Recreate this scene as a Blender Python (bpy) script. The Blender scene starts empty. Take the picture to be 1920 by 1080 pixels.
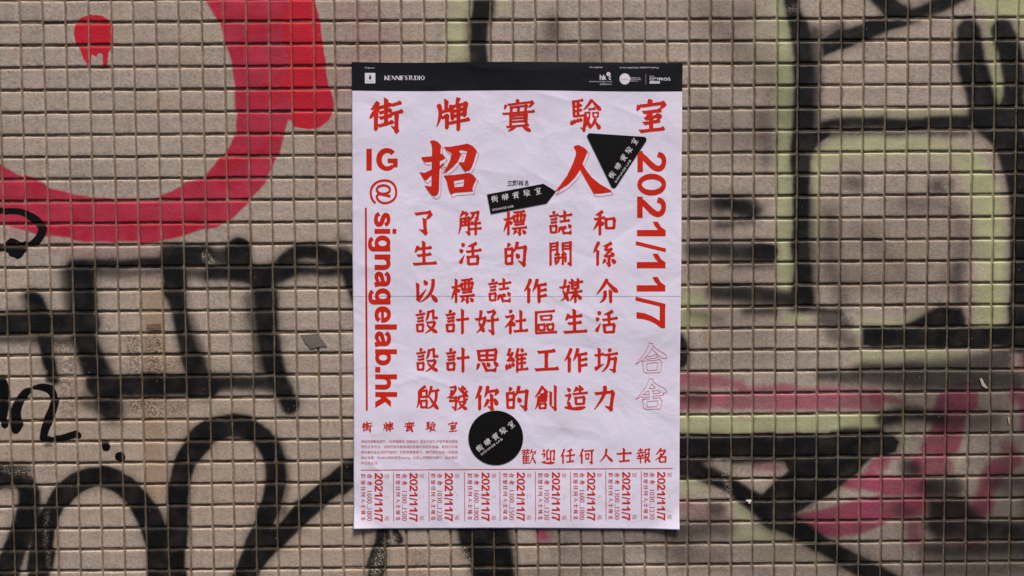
import bpy, math, random
import numpy as np

# ------------------------------------------------------------------ camera, sky, sun, exposure
sc = bpy.context.scene
COL = sc.collection
YAW, PITCH, ROLL = -1.50882750e-02, -5.40050183e-02, 6.76932291e-03
CX, CY, CZ, FPX = 0.592095055, -1.43094564, -0.288782423, 2100.0


def cam_axes():
    cy, sy = math.cos(YAW), math.sin(YAW)
    cx, sx = math.cos(PITCH), math.sin(PITCH)
    cz, sz = math.cos(ROLL), math.sin(ROLL)
    yaw = np.array([[cy, -sy, 0], [sy, cy, 0], [0, 0, 1]])
    pit = np.array([[1, 0, 0], [0, cx, -sx], [0, sx, cx]])
    rol = np.array([[cz, 0, sz], [0, 1, 0], [-sz, 0, cz]])
    return yaw @ pit @ rol


RC = cam_axes()
cam_data = bpy.data.cameras.new('camera')
cam = bpy.data.objects.new('camera', cam_data)
COL.objects.link(cam)
cam_data.sensor_width = 36.0
cam_data.lens = FPX / 1920.0 * 36.0
cam_data.clip_start = 0.01
cam_data.clip_end = 100.0
import mathutils
M = mathutils.Matrix(((RC[0, 0], RC[0, 2], -RC[0, 1], CX),
                      (RC[1, 0], RC[1, 2], -RC[1, 1], CY),
                      (RC[2, 0], RC[2, 2], -RC[2, 1], CZ),
                      (0, 0, 0, 1)))
cam.matrix_world = M
sc.camera = cam

SUN_DIR = mathutils.Vector((0.20, -0.40, 1.0)).normalized()      # towards the sun
world = bpy.data.worlds.new('World')
sc.world = world
world.use_nodes = True
wn = world.node_tree.nodes
wl = world.node_tree.links
bg = wn['Background']
sky = wn.new('ShaderNodeTexSky')
sky.sky_type = 'NISHITA'
sky.sun_disc = False
sky.sun_elevation = math.asin(SUN_DIR.z)
sky.sun_rotation = math.atan2(SUN_DIR.x, SUN_DIR.y)
sky.dust_density = 4.0
sky.ozone_density = 1.0
wl.new(sky.outputs[0], bg.inputs[0])
bg.inputs[1].default_value = 0.05

sun_data = bpy.data.lights.new('sun', 'SUN')
sun_data.energy = 3.4
sun_data.angle = math.radians(20)
sun_data.color = (1.0, 0.95, 0.89)
sun = bpy.data.objects.new('sun', sun_data)
COL.objects.link(sun)
sun.rotation_euler = SUN_DIR.to_track_quat('Z', 'Y').to_euler()
sun.location = SUN_DIR * 5

sc.view_settings.view_transform = 'Standard'
sc.view_settings.look = 'None'
sc.view_settings.gamma = 1.0
sc.view_settings.use_curve_mapping = False
sc.view_settings.exposure = 0.55

rng = np.random.default_rng(11)
random.seed(5)


# ------------------------------------------------------------------ mapping between photo marks and the wall plane
def to_wall(x, y):
    """where a mark seen at (x, y) of the survey photo lies on the wall plane Y=0 (metres)"""
    x = np.asarray(x, float); y = np.asarray(y, float)
    d = np.stack([(x - 960) / FPX, np.ones_like(x), -(y - 540) / FPX], -1) @ RC.T
    t = -CY / d[..., 1]
    return CX + t * d[..., 0], CZ + t * d[..., 2]


def from_wall(X, Z):
    X = np.asarray(X, float); Z = np.asarray(Z, float)
    d = np.stack([X - CX, np.full_like(X, -CY), Z - CZ], -1) @ RC
    return 960 + FPX * d[..., 0] / d[..., 1], 540 - FPX * d[..., 2] / d[..., 1]


# ------------------------------------------------------------------ object helpers
def tag(o, label=None, cat=None, group=None, kind=None):
    if label: o['label'] = label
    if cat: o['category'] = cat
    if group: o['group'] = group
    if kind: o['kind'] = kind
    return o


def empty(name, loc=(0, 0, 0)):
    o = bpy.data.objects.new(name, None)
    o.empty_display_size = 0.02
    COL.objects.link(o)
    o.location = loc
    return o


def link(name, me, parent=None):
    o = bpy.data.objects.new(name, me)
    COL.objects.link(o)
    if parent is not None:
        o.parent = parent
        o.matrix_parent_inverse = mathutils.Matrix.Translation(parent.location).inverted()
    return o


def mesh_from(name, verts, faces, mat, smooth=False):
    me = bpy.data.meshes.new(name)
    verts = np.asarray(verts, np.float32)
    if isinstance(faces, np.ndarray):
        n = len(faces); k = faces.shape[1]
        me.vertices.add(len(verts))
        me.vertices.foreach_set('co', verts.ravel())
        me.loops.add(n * k)
        me.loops.foreach_set('vertex_index', faces.astype(np.int32).ravel())
        me.polygons.add(n)
        me.polygons.foreach_set('loop_start', np.arange(0, n * k, k, dtype=np.int32))
        me.update(calc_edges=True)
    else:
        me.from_pydata([tuple(map(float, v)) for v in verts], [], faces)
        me.update()
    me.materials.append(mat)
    me.polygons.foreach_set('use_smooth', np.full(len(me.polygons), smooth))
    return me


def vnoise(x, y, seed=0):
    """smooth value noise in -1..1"""
    xi = np.floor(x).astype(np.int64); yi = np.floor(y).astype(np.int64)
    fx = x - xi; fy = y - yi
    fx = fx * fx * (3 - 2 * fx); fy = fy * fy * (3 - 2 * fy)

    def h(a, b):
        n = (a * 374761393 + b * 668265263 + seed * 1442695041) & 0xffffffff
        n = ((n ^ (n >> 13)) * 1274126177) & 0xffffffff
        n = n ^ (n >> 16)
        return (n & 0xffff) / 32767.5 - 1
    return ((h(xi, yi) * (1 - fx) + h(xi + 1, yi) * fx) * (1 - fy)
            + (h(xi, yi + 1) * (1 - fx) + h(xi + 1, yi + 1) * fx) * fy)


# ------------------------------------------------------------------ materials
class NT:
    def __init__(self, name):
        self.m = bpy.data.materials.new(name)
        self.m.use_nodes = True
        self.t = self.m.node_tree
        self.b = self.t.nodes['Principled BSDF']
        g = self.t.nodes.new('ShaderNodeNewGeometry')
        self.pos = g.outputs['Position']

    def n(self, typ, **kw):
        nd = self.t.nodes.new(typ)
        for k, v in kw.items():
            setattr(nd, k, v)
        return nd

    def _in(self, sock, v):
        if isinstance(v, bpy.types.NodeSocket):
            self.t.links.new(v, sock)
        elif v is not None:
            sock.default_value = v

    def math(self, op, a, b=None, c=None, clamp=False):
        nd = self.n('ShaderNodeMath', operation=op)
        nd.use_clamp = clamp
        self._in(nd.inputs[0], a); self._in(nd.inputs[1], b); self._in(nd.inputs[2], c)
        return nd.outputs[0]

    def noise(self, scale, detail=2.0, rough=0.5, off=None, dist=0.0):
        nd = self.n('ShaderNodeTexNoise')
        nd.inputs['Scale'].default_value = scale
        nd.inputs['Detail'].default_value = detail
        nd.inputs['Roughness'].default_value = rough
        nd.inputs['Distortion'].default_value = dist
        v = self.pos
        if off:
            m = self.n('ShaderNodeVectorMath', operation='ADD')
            self.t.links.new(self.pos, m.inputs[0]); m.inputs[1].default_value = off
            v = m.outputs[0]
        self.t.links.new(v, nd.inputs['Vector'])
        return nd.outputs[0]

    def scaled_noise(self, sx, sz, detail=2.0, off=(0, 0, 0)):
        m = self.n('ShaderNodeVectorMath', operation='MULTIPLY')
        self.t.links.new(self.pos, m.inputs[0]); m.inputs[1].default_value = (sx, 1, sz)
        a = self.n('ShaderNodeVectorMath', operation='ADD')
        self.t.links.new(m.outputs[0], a.inputs[0]); a.inputs[1].default_value = off
        nd = self.n('ShaderNodeTexNoise')
        nd.inputs['Scale'].default_value = 1.0
        nd.inputs['Detail'].default_value = detail
        self.t.links.new(a.outputs[0], nd.inputs['Vector'])
        return nd.outputs[0]

    def voronoi(self, scale):
        nd = self.n('ShaderNodeTexVoronoi')
        nd.inputs['Scale'].default_value = scale
        self.t.links.new(self.pos, nd.inputs['Vector'])
        return nd.outputs['Distance'], nd.outputs['Color']

    def ss(self, v, lo, hi, a=0.0, b=1.0):
        nd = self.n('ShaderNodeMapRange')
        nd.interpolation_type = 'SMOOTHSTEP'
        self._in(nd.inputs[0], v)
        nd.inputs[1].default_value = lo; nd.inputs[2].default_value = hi
        nd.inputs[3].default_value = a; nd.inputs[4].default_value = b
        return nd.outputs[0]

    def mix(self, f, a, b, mode='MIX'):
        nd = self.n('ShaderNodeMix', data_type='RGBA', blend_type=mode)
        self._in(nd.inputs[0], f)
        for s, v in ((nd.inputs[6], a), (nd.inputs[7], b)):
            if isinstance(v, tuple) and len(v) == 3:
                v = v + (1,)
            self._in(s, v)
        return nd.outputs[2]

    def attr(self, name):
        nd = self.n('ShaderNodeAttribute', attribute_name=name)
        return nd.outputs['Fac']

    def bump(self, h, strength, dist, prev=None):
        nd = self.n('ShaderNodeBump')
        nd.inputs['Strength'].default_value = strength
        nd.inputs['Distance'].default_value = dist
        self.t.links.new(h, nd.inputs['Height'])
        if prev is not None:
            self.t.links.new(prev, nd.inputs['Normal'])
        return nd.outputs[0]

    def finish(self, col, rough, bump=None, spec=0.4):
        self._in(self.b.inputs['Base Color'], col + (1,) if isinstance(col, tuple) else col)
        self._in(self.b.inputs['Roughness'], rough)
        self.b.inputs['Specular IOR Level'].default_value = spec
        if bump is not None:
            self.t.links.new(bump, self.b.inputs['Normal'])
        return self.m


C_DARK = (0.0075, 0.007, 0.0075)
C_INK = (0.004, 0.004, 0.0045)
C_GREEN = (0.43, 0.44, 0.235)
C_ROSE = (0.33, 0.032, 0.088)
C_RED = (0.44, 0.034, 0.066)
C_SCARLET = (0.52, 0.017, 0.032)


def paint_layers(k, col, gain):
    """spray paint and marker over a base colour; gain lowers the cover in the recessed joints"""
    grain = k.noise(900, 2, 0.6)
    speck = k.noise(2200, 1, 0.5, (3, 1, 2))
    patch = k.noise(34, 3, 0.55, (7, 2, 5))
    g0 = k.math('MULTIPLY_ADD', grain, 0.22, -0.11)
    g1 = k.math('MULTIPLY_ADD', speck, 0.30, -0.15)
    jit = k.math('ADD', g0, g1)

    def soft(name, amt=1.0):
        a = k.attr(name)
        # grain shows where the cover is partial
        part = k.math('MULTIPLY', a, k.math('SUBTRACT', 1.0, a))
        a = k.math('MULTIPLY_ADD', k.math('MULTIPLY', jit, part), 3.4 * amt, a, clamp=True)
        a = k.math('MULTIPLY', a, k.ss(patch, 0.25, 0.6, 0.95 if name == 'paint_dark' else 0.86, 1.0))
        return k.math('MULTIPLY', a, gain) if gain != 1.0 else a

    def crisp(name, w):
        a = k.attr(name)
        a = k.math('MULTIPLY_ADD', g0, 0.25, a)
        a = k.ss(a, 0.5 - w, 0.5 + w)
        return k.math('MULTIPLY', a, gain) if gain != 1.0 else a

    cover = None
    for nm, c, f in (('paint_red', C_RED, crisp('paint_red', 0.16)),
                     ('paint_scarlet', C_SCARLET, crisp('paint_scarlet', 0.12)),
                     ('paint_green', C_GREEN, soft('paint_green')),
                     ('paint_rose', C_ROSE, soft('paint_rose')),
                     ('paint_dark', C_DARK, soft('paint_dark')),
                     ('paint_ink', C_INK, crisp('paint_ink', 0.07))):
        if nm in ('paint_red', 'paint_rose', 'paint_green'):
            # uneven density of one coat of paint
            c = k.mix(k.ss(patch, 0.3, 0.72), tuple(x * 0.86 for x in c), tuple(min(1, x * 1.12) for x in c))
        if nm == 'paint_red':
            c = k.mix(k.ss(k.noise(22, 3, 0.6, (5, 3, 9)), 0.48, 0.62, 0.0, 0.75), c, (0.42, 0.016, 0.03))
        if nm == 'paint_rose':
            c = k.mix(k.ss(k.noise(30, 3, 0.6, (2, 9, 4)), 0.42, 0.62, 0.0, 0.8), c, (0.20, 0.030, 0.065))
        if gain != 1.0 and nm in ('paint_red', 'paint_scarlet'):
            f = k.math('MULTIPLY', f, 0.6)
        col = k.mix(f, col, c)
        cover = f if cover is None else k.math('MAXIMUM', cover, f)
    return col, cover, jit


def wall_tile_material():
    k = NT('glazed_tile')
    tone = k.attr('tone'); hue = k.attr('hue')
    base = k.mix(tone, (0.300, 0.223, 0.186), (0.430, 0.328, 0.268))
    base = k.mix(k.math('MULTIPLY', hue, 0.55), base, (0.41, 0.325, 0.225))
    big = k.noise(2.6, 3, 0.5, (1, 5, 2))
    base = k.mix(k.ss(big, 0.35, 0.65, 0.0, 0.35), base, (0.30, 0.255, 0.225))
    # clouded firing of each tile and fine pitting
    cl = k.noise(110, 3, 0.6)
    base = k.mix(k.ss(cl, 0.35, 0.65, 0.0, 0.5), base, (0.50, 0.405, 0.34))
    base = k.mix(k.ss(k.noise(70, 3, 0.6, (3, 3, 8)), 0.5, 0.7, 0.0, 0.45), base, (0.25, 0.195, 0.17))
    base = k.mix(k.ss(k.noise(230, 3, 0.65, (8, 1, 5)), 0.34, 0.68, 0.0, 0.62), base, (0.56, 0.462, 0.39))
    gr = k.noise(480, 3, 0.75, (5, 5, 5))
    base = k.mix(k.ss(gr, 0.40, 0.66, 0.0, 0.45), base, (0.21, 0.165, 0.135))
    vd, vc = k.voronoi(420)
    pit = k.ss(vd, 0.10, 0.16, 1.0, 0.0)
    pitsel = k.ss(k.noise(160, 1, 0.5, (9, 1, 1)), 0.60, 0.66)
    base = k.mix(k.math('MULTIPLY', pit, pitsel), base, (0.06, 0.045, 0.035))
    # streaky washed grime
    st = k.scaled_noise(85, 16, 3, (4, 0, 9))
    base = k.mix(k.ss(st, 0.52, 0.75, 0.0, 0.35), base, (0.24, 0.20, 0.175))
    # stains: ochre runs and glue residue
    base = k.mix(k.math('MULTIPLY', k.attr('stain'), 0.62), base, (0.34, 0.215, 0.11))
    res = k.attr('residue')
    rn = k.noise(330, 4, 0.72, (2, 8, 3), 1.4)
    base = k.mix(k.math('MULTIPLY', res, k.ss(rn, 0.47, 0.56)), base, (0.13, 0.085, 0.055))
    base = k.mix(k.math('MULTIPLY', res, k.ss(rn, 0.44, 0.36)), base, (0.62, 0.56, 0.49))
    col, cover, jit = paint_layers(k, base, 1.0)
    # chips and dust specks on top of the paint
    fl = k.attr('flake')
    fn = k.noise(520, 3, 0.7, (6, 6, 1), 0.8)
    col = k.mix(k.math('MULTIPLY', fl, k.ss(fn, 0.50, 0.58)), col, (0.55, 0.48, 0.40))
    vd2, vc2 = k.voronoi(150)
    sel = k.ss(k.n('ShaderNodeSeparateColor').outputs[0], 0.0, 1.0)
    sep = k.n('ShaderNodeSeparateColor'); k.t.links.new(vc2, sep.inputs[0])
    few = k.math('GREATER_THAN', sep.outputs[0], 0.86)
    sp = k.math('MULTIPLY', k.ss(vd2, 0.045, 0.085, 1.0, 0.0), few)
    col = k.mix(k.math('MULTIPLY', sp, 0.75), col, (0.56, 0.50, 0.44))
    few2 = k.math('LESS_THAN', sep.outputs[1], 0.07)
    sp2 = k.math('MULTIPLY', k.ss(vd2, 0.06, 0.12, 1.0, 0.0), few2)
    col = k.mix(k.math('MULTIPLY', sp2, 0.8), col, (0.10, 0.045, 0.03))
    sc_n = k.scaled_noise(900, 130, 2, (3, 0, 3))
    sel2 = k.ss(k.noise(24, 2, 0.5, (11, 4, 2)), 0.62, 0.70)
    col = k.mix(k.math('MULTIPLY', k.math('MULTIPLY', k.ss(sc_n, 0.66, 0.72), sel2), 0.5), col, (0.52, 0.46, 0.40))
    rough = k.mix(cover, (0.62, 0.62, 0.62), (0.42, 0.42, 0.42))
    b = k.bump(k.noise(260, 3, 0.6, (1, 2, 3)), 0.42, 0.0010)
    b = k.bump(k.noise(780, 2, 0.6, (1, 9, 3)), 0.4, 0.0005, b)
    return k.finish(col, rough, b, 0.22)


def grout_material():
    k = NT('dirty_grout')
    base = k.mix(k.ss(k.noise(45, 3, 0.6), 0.35, 0.7), (0.22, 0.155, 0.10), (0.36, 0.28, 0.205))
    base = k.mix(k.ss(k.noise(300, 3, 0.7, (4, 1, 1)), 0.4, 0.7, 0.0, 0.5), base, (0.10, 0.065, 0.04))
    base = k.mix(k.ss(k.noise(12, 2, 0.6, (4, 7, 1)), 0.5, 0.7, 0.0, 0.6), base, (0.21, 0.125, 0.05))
    col, cover, jit = paint_layers(k, base, 0.55)
    b = k.bump(k.noise(500, 3, 0.7), 0.8, 0.0008)
    return k.finish(col, 0.9, b, 0.15)


def paper_bump(k):
    a = k.noise(26, 4, 0.5, (3, 3, 3), 1.2)
    r = k.math('ABSOLUTE', k.math('SUBTRACT', a, 0.5))
    r = k.ss(r, 0.0, 0.09, 1.0, 0.0)
    b = k.bump(r, 0.055, 0.0010)
    b = k.bump(k.noise(14, 3, 0.5, (1, 3, 3), 0.6), 0.4, 0.0045, b)
    return k.bump(k.noise(60, 2, 0.5, (1, 3, 7)), 0.12, 0.0006, b)


def print_material(name, col, rough=0.55, spec=0.3, wear=0.08):
    k = NT(name)
    c = k.mix(k.ss(k.noise(400, 2, 0.6), 0.45, 0.75, 0.0, wear), col, tuple(min(1, x * 1.5 + 0.03) for x in col))
    return k.finish(c, rough, paper_bump(k), spec)


TILE = wall_tile_material()
GROUT = grout_material()
PAPER = print_material('coated_paper', (0.80, 0.735, 0.885), 0.5, 0.35, 0.0)
RED = print_material('red_print', (0.615, 0.022, 0.008), 0.55, 0.15, 0.12)
FAINT = print_material('pale_red_print', (0.70, 0.36, 0.34), 0.5, 0.3)
LINE = print_material('thin_red_print', (0.62, 0.13, 0.14), 0.5, 0.3)
BLACK = print_material('black_print', (0.0065, 0.0065, 0.0085), 0.4, 0.28, 0.02)
WHITE = print_material('white_print', (0.74, 0.69, 0.79), 0.5, 0.3, 0.0)


def sticker_material(name, col, rough):
    k = NT(name)
    return k.finish(col, rough, k.bump(k.noise(30, 2, 0.5), 0.2, 0.0006), 0.15)


STICKER = sticker_material('black_sticker_film', (0.005, 0.0042, 0.0042), 0.6)
EDGE_CUT = sticker_material('sticker_cut_edge', (0.30, 0.27, 0.30), 0.6)
STICKER_WHITE = sticker_material('sticker_white_print', (0.66, 0.62, 0.64), 0.55)

# ------------------------------------------------------------------ graffiti: every stroke as a line with radius, softness and cover
ST = []          # (channel, kind, points, radius, soft, opacity)


def smooth_line(pts, n=6):
    p = np.array(pts, float)
    out = []
    ext = np.vstack([2 * p[0] - p[1], p, 2 * p[-1] - p[-2]])
    for i in range(1, len(ext) - 2):
        for t in np.linspace(0, 1, n, endpoint=False):
            a, b, c, d = ext[i - 1:i + 3]
            out.append(0.5 * ((2 * b) + (c - a) * t + (2 * a - 5 * b + 4 * c - d) * t * t + (3 * b - a - 3 * c + d) * t ** 3))
    out.append(p[-1])
    return np.array(out)


def S(ch, pts, r, soft, op=1.0):
    r = list(r) if isinstance(r, (list, tuple)) else [r] * len(pts)
    if len(pts) > 2:
        q = smooth_line([(p[0], p[1]) for p in pts], 4)
        r = list(np.interp(np.linspace(0, len(pts) - 1, len(q)), np.arange(len(pts)), r))
        pts = q
    if ch == 'paint_dark': r = [q + 1.8 for q in r] if isinstance(r, (list, tuple)) else r + 1.8
    ST.append((ch, 'line', np.array(pts, float), np.array(r if isinstance(r, (list, tuple)) else [r] * len(pts), float), soft, op))


def P(ch, pts, soft, op=1.0, hole=None):
    ST.append((ch, 'poly', (np.array(pts, float), None if hole is None else np.array(hole, float)), None, soft, op))


D, G, R_, K = 'paint_dark', 'paint_green', 'paint_rose', 'paint_ink'
# big red ring and the lobe at its upper right
P('paint_red',
  [(-60, 410), (0, 422), (41, 432), (93, 446), (172, 453), (268, 456), (344, 442), (406, 424), (435, 408), (464, 377),
   (485, 357), (505, 330), (522, 289), (531, 247), (536, 226), (552, 235), (575, 239), (600, 236), (618, 222), (626, 200),
   (618, 155), (608, 110), (598, 34), (591, 0), (570, -80), (500, -190), (380, -250), (200, -270), (0, -230), (-150, -120),
   (-225, 40), (-220, 210), (-150, 350)], 4.0,
  hole=[(-60, 262), (-20, 290), (0, 304), (45, 327), (93, 351), (137, 362), (179, 369), (220, 372), (275, 371), (299, 368),
        (340, 351), (385, 331), (412, 300), (428, 275), (440, 247), (443, 213), (442, 165), (430, 113), (412, 45), (383, 0),
        (340, -50), (260, -90), (150, -90), (30, -50), (-60, 30), (-95, 120), (-90, 210)])
P('paint_scarlet', [(545, -30), (530, 60), (538, 105), (540, 128), (534, 168), (546, 200), (548, 234), (575, 240), (600, 237),
                    (619, 222), (627, 200), (617, 150), (606, 90), (597, 34), (590, 0), (584, -30)], 7.0)
P('paint_scarlet', [(140, 62), (143, 45), (152, 34), (168, 29), (190, 31), (205, 40), (212, 55), (212, 75), (207, 90),
                    (203, 98), (201, 126), (193, 127), (191, 101), (184, 99), (180, 107), (175, 105), (171, 101), (170, 118),
                    (168, 137), (165, 120), (158, 108), (151, 88), (144, 80)], 2.0)
S('paint_scarlet', [(546, 225), (546, 246)], [2.2, 1.2], 2.0)
for x, y in ((29, 60), (27, 91), (36, 108), (13, 134), (197, 172), (50, 171), (12, 850)):
    S('paint_scarlet', [(x, y), (x + 1, y + 1)], 1.2, 1.6)
S(R_, [(660, 30), (700, 90), (660, 130)], 40, 45, 0.24)
S(R_, [(620, 290), (625, 170)], 30, 30, 0.16)
S(R_, [(20, 440), (160, 470), (300, 470)], 10, 16, 0.25)
# marker loop and marker letters at the left edge
S(K, [(-30, 408), (-5, 400), (12, 396), (27, 396), (40, 398), (52, 404), (66, 413), (76, 424), (77, 433), (71, 445), (62, 455), (48, 462),
      (30, 464), (12, 466), (-20, 468)], [6, 6, 6, 6, 6, 7, 8, 8, 8, 8, 8, 7, 7, 5, 4], 1.6)
P(K, [(14, 455), (24, 447), (34, 450), (47, 458), (48, 470), (41, 480), (33, 484), (27, 480), (18, 478), (13, 466)], 1.6)
S(K, [(4, 716), (9, 738), (8, 770), (7, 797)], [9, 10, 10, 7], 1.6)
S(K, [(25, 792), (31, 808), (40, 797)], [7, 7, 6], 2.0)
S(K, [(34, 795), (30, 775), (36, 755), (47, 738), (57, 731)], [9, 10, 9, 8, 4], 1.6)
S(K, [(66, 728), (80, 727), (96, 732), (103, 745), (100, 762), (92, 782), (84, 800), (80, 818)], [4, 7, 9, 8, 8, 9, 8, 7], 1.6)
S(K, [(80, 818), (95, 823), (112, 823), (132, 818), (148, 813)], [7, 7, 6, 7, 7], 1.6)
S(K, [(196, 829), (199, 838)], [6, 8], 2.0)
S(K, [(224, 856), (227, 858)], [9, 9], 2.0)
S(D, [(90, 834), (97, 834)], 3, 5, 0.6)
S(D, [(95, 709), (106, 713)], 6, 6, 0.9)
# sprayed letters, middle left
S(D, [(140, 500), (190, 496), (250, 494), (306, 493)], [14, 10, 9, 12], 9, 1.0)
S(D, [(190, 514), (300, 514)], 6, 14, 0.6)
S(D, [(157, 512), (156, 560), (156, 600), (162, 640), (182, 690), (196, 730), (205, 760)], [22, 23, 23, 21, 25, 25, 20], 9)
S(D, [(128, 515), (134, 575)], 12, 14, 0.65)
S(D, [(-40, 609), (20, 609), (90, 608), (165, 606)], [19, 19, 19, 19], 7)
S(D, [(-20, 636), (70, 636), (140, 640)], 5, 12, 0.7)
S(D, [(60, 556), (68, 566), (76, 590)], [11, 14, 15], 6)
S(D, [(50, 560), (56, 590)], 6, 10, 0.6)
S(D, [(80, 600), (87, 640), (95, 680), (103, 708)], [14, 12, 10, 7], 4)
S(D, [(328, 474), (327, 545)], [18, 18], 4)
S(D, [(328, 540), (338, 590), (350, 640), (368, 690), (378, 722)], [16, 14, 14, 19, 19], 7)
S(D, [(355, 600), (385, 680)], 5, 12, 0.6)
S(D, [(318, 477), (385, 478)], 16, 4)
S(D, [(395, 478), (425, 480)], 14, 10, 0.8)
S(D, [(447, 462), (449, 500)], [20, 22], 4)
S(D, [(395, 514), (470, 512)], [12, 17], 8, 0.95)
S(D, [(330, 506), (400, 512)], [10, 8], 12, 0.7)
S(D, [(492, 528), (497, 560), (503, 620), (508, 660), (520, 705), (534, 735), (542, 758)], [22, 22, 19, 17, 17, 18, 17], 7)
S(D, [(465, 560), (478, 620), (492, 690)], 7, 15, 0.6)
S(D, [(470, 518), (515, 514), (550, 506)], [13, 18, 11], 8, 0.96)
S(D, [(515, 512), (535, 490), (560, 476), (595, 473), (630, 482), (655, 502), (680, 560)], [12, 13, 15, 15, 14, 16, 22], 6)
S(D, [(550, 507), (655, 505)], 8, 9, 0.95)
S(D, [(178, 724), (240, 723), (390, 724)], [17, 20, 18], 6)
S(D, [(395, 718), (450, 716), (520, 722)], [14, 13, 14], 11, 0.92)
S(D, [(204, 765), (208, 772)], 15, 10, 0.95)
S(D, [(158, 752), (185, 764)], 9, 13, 0.6)
S(D, [(640, 450), (670, 560)], 8, 14, 0.5)
# hoops, lower left
S(D, [(66, 1130), (76, 1054), (86, 985), (112, 935), (148, 903), (192, 893), (235, 912), (268, 951), (290, 1000), (300, 1050), (303, 1130)],
  [19, 19, 19, 19, 18, 17, 19, 20, 20, 22, 24], 3.5)
S(D, [(332, 1130), (330, 985), (337, 899), (355, 850), (395, 810), (447, 799), (492, 820), (515, 865), (517, 916), (498, 978), (474, 1036), (452, 1110)],
  [20, 20, 20, 19, 20, 19, 19, 20, 18, 16, 17, 20], 4)
S(D, [(525, 830), (540, 900), (530, 960)], 4, 10, 0.45)
S(D, [(440, 1110), (490, 1040), (520, 1010), (567, 961), (619, 916), (662, 882), (720, 840)], [18, 17, 17, 19, 20, 21, 20], 4)
S(D, [(-30, 900), (12, 893), (42, 905), (52, 935), (45, 990), (25, 1040), (5, 1110)], [18, 17, 18, 19, 21, 22, 20], 5)
S(D, [(0, 880), (50, 885)], 10, 12, 0.8)
S(D, [(62, 980), (72, 950)], 6, 8, 0.5)
# under the poster's foot
S(D, [(716, 985), (718, 1020), (708, 1055), (695, 1100)], [7, 12, 13, 12], 3, 0.95)
S(D, [(739, 998), (746, 1012)], [5, 7], 3, 0.95)
S(D, [(900, 960), (908, 1010), (921, 1045), (930, 1100)], [46, 46, 40, 38], 6)
S(D, [(955, 1000), (962, 1080)], 8, 9, 0.5)
S(R_, [(1018, 985), (1020, 1003)], 13, 12, 0.9)
# top middle
S(G, [(862, -20), (860, 60), (858, 130)], 17, 14, 0.72)
S(G, [(945, -10), (942, 14)], 10, 14, 0.6)
S(D, [(903, -30), (899, 30), (897, 120), (896, 300)], [15, 15, 14, 14], 4.5)
S(D, [(925, -10), (921, 40)], 3, 7, 0.8)
S(D, [(1035, 40), (1037, 60)], 12, 20, 0.55)
S(D, [(1020, 95), (1110, 105), (1120, 60)], 18, 30, 0.28)
S(D, [(890, 118), (850, 122)], 6, 10, 0.4)
# right: green undercoat
S(G, [(1468, -30), (1470, 120), (1472, 350), (1472, 470), (1474, 540)], [18, 18, 18, 18, 14], 15, 0.84)
S(G, [(1526, 290), (1527, 360), (1529, 440)], 8, 9, 0.7)
S(G, [(1540, 213), (1640, 208), (1800, 212)], 7, 13, 0.6)
S(G, [(1538, 320), (1560, 285), (1640, 276), (1760, 278), (1810, 300)], [12, 20, 20, 20, 20], 15, 0.72)
S(G, [(1820, 310), (1850, 350), (1858, 440), (1860, 610)], [22, 25, 26, 26], 13, 0.84)
S(G, [(1815, 330), (1820, 400)], 10, 20, 0.45)
S(G, [(1700, 255), (1560, 258)], 8, 12, 0.5)
S(G, [(1835, -8), (1880, 8), (1960, 14)], [16, 24, 24], 12, 0.88)
S(G, [(1858, 40), (1862, 110), (1868, 160), (1872, 195)], 9, 8, 0.85)
S(G, [(1911, 40), (1913, 66)], 9, 8, 0.8)
S(G, [(1916, 150), (1916, 200)], 5, 8, 0.6)
S(G, [(1262, 562), (1320, 560)], [24, 10], 16, 0.7)
S(G, [(1262, 600), (1318, 602)], [20, 12], 12, 0.8)
S(G, [(1420, 130), (1425, 20)], 14, 26, 0.35)
S(G, [(1462, 556), (1470, 562)], 6, 7, 0.6)
S(G, [(1482, 594), (1506, 592)], 9, 11, 0.8)
S(G, [(1615, 602), (1690, 603), (1730, 598)], 9, 11, 0.6)
S(G, [(1608, 612), (1610, 652)], 6, 7, 0.7)
S(G, [(1625, 614), (1640, 613)], 2, 4, 0.8)
S(G, [(1605, 672), (1700, 668), (1800, 668)], [13, 13, 13], 13, 0.62)
S(G, [(1700, 648), (1860, 648)], 3, 7, 0.45)
S(G, [(1240, 794), (1500, 794), (1640, 788)], [17, 17, 15], 5, 0.78)
S(G, [(1690, 790), (1700, 830)], 10, 11, 0.55)
S(G, [(1668, 768), (1690, 772)], 4, 6, 0.5)
S(G, [(1240, 915), (1318, 910)], [22, 10], 14, 0.68)
S(G, [(1388, 948), (1398, 972)], [13, 12], 8, 0.8)
S(G, [(1385, 1000), (1430, 1000), (1480, 995)], [14, 16, 10], 13, 0.62)
S(G, [(1440, 1040), (1480, 1045)], 12, 18, 0.4)
S(G, [(1520, 1010), (1545, 1080)], 10, 16, 0.35)
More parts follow.
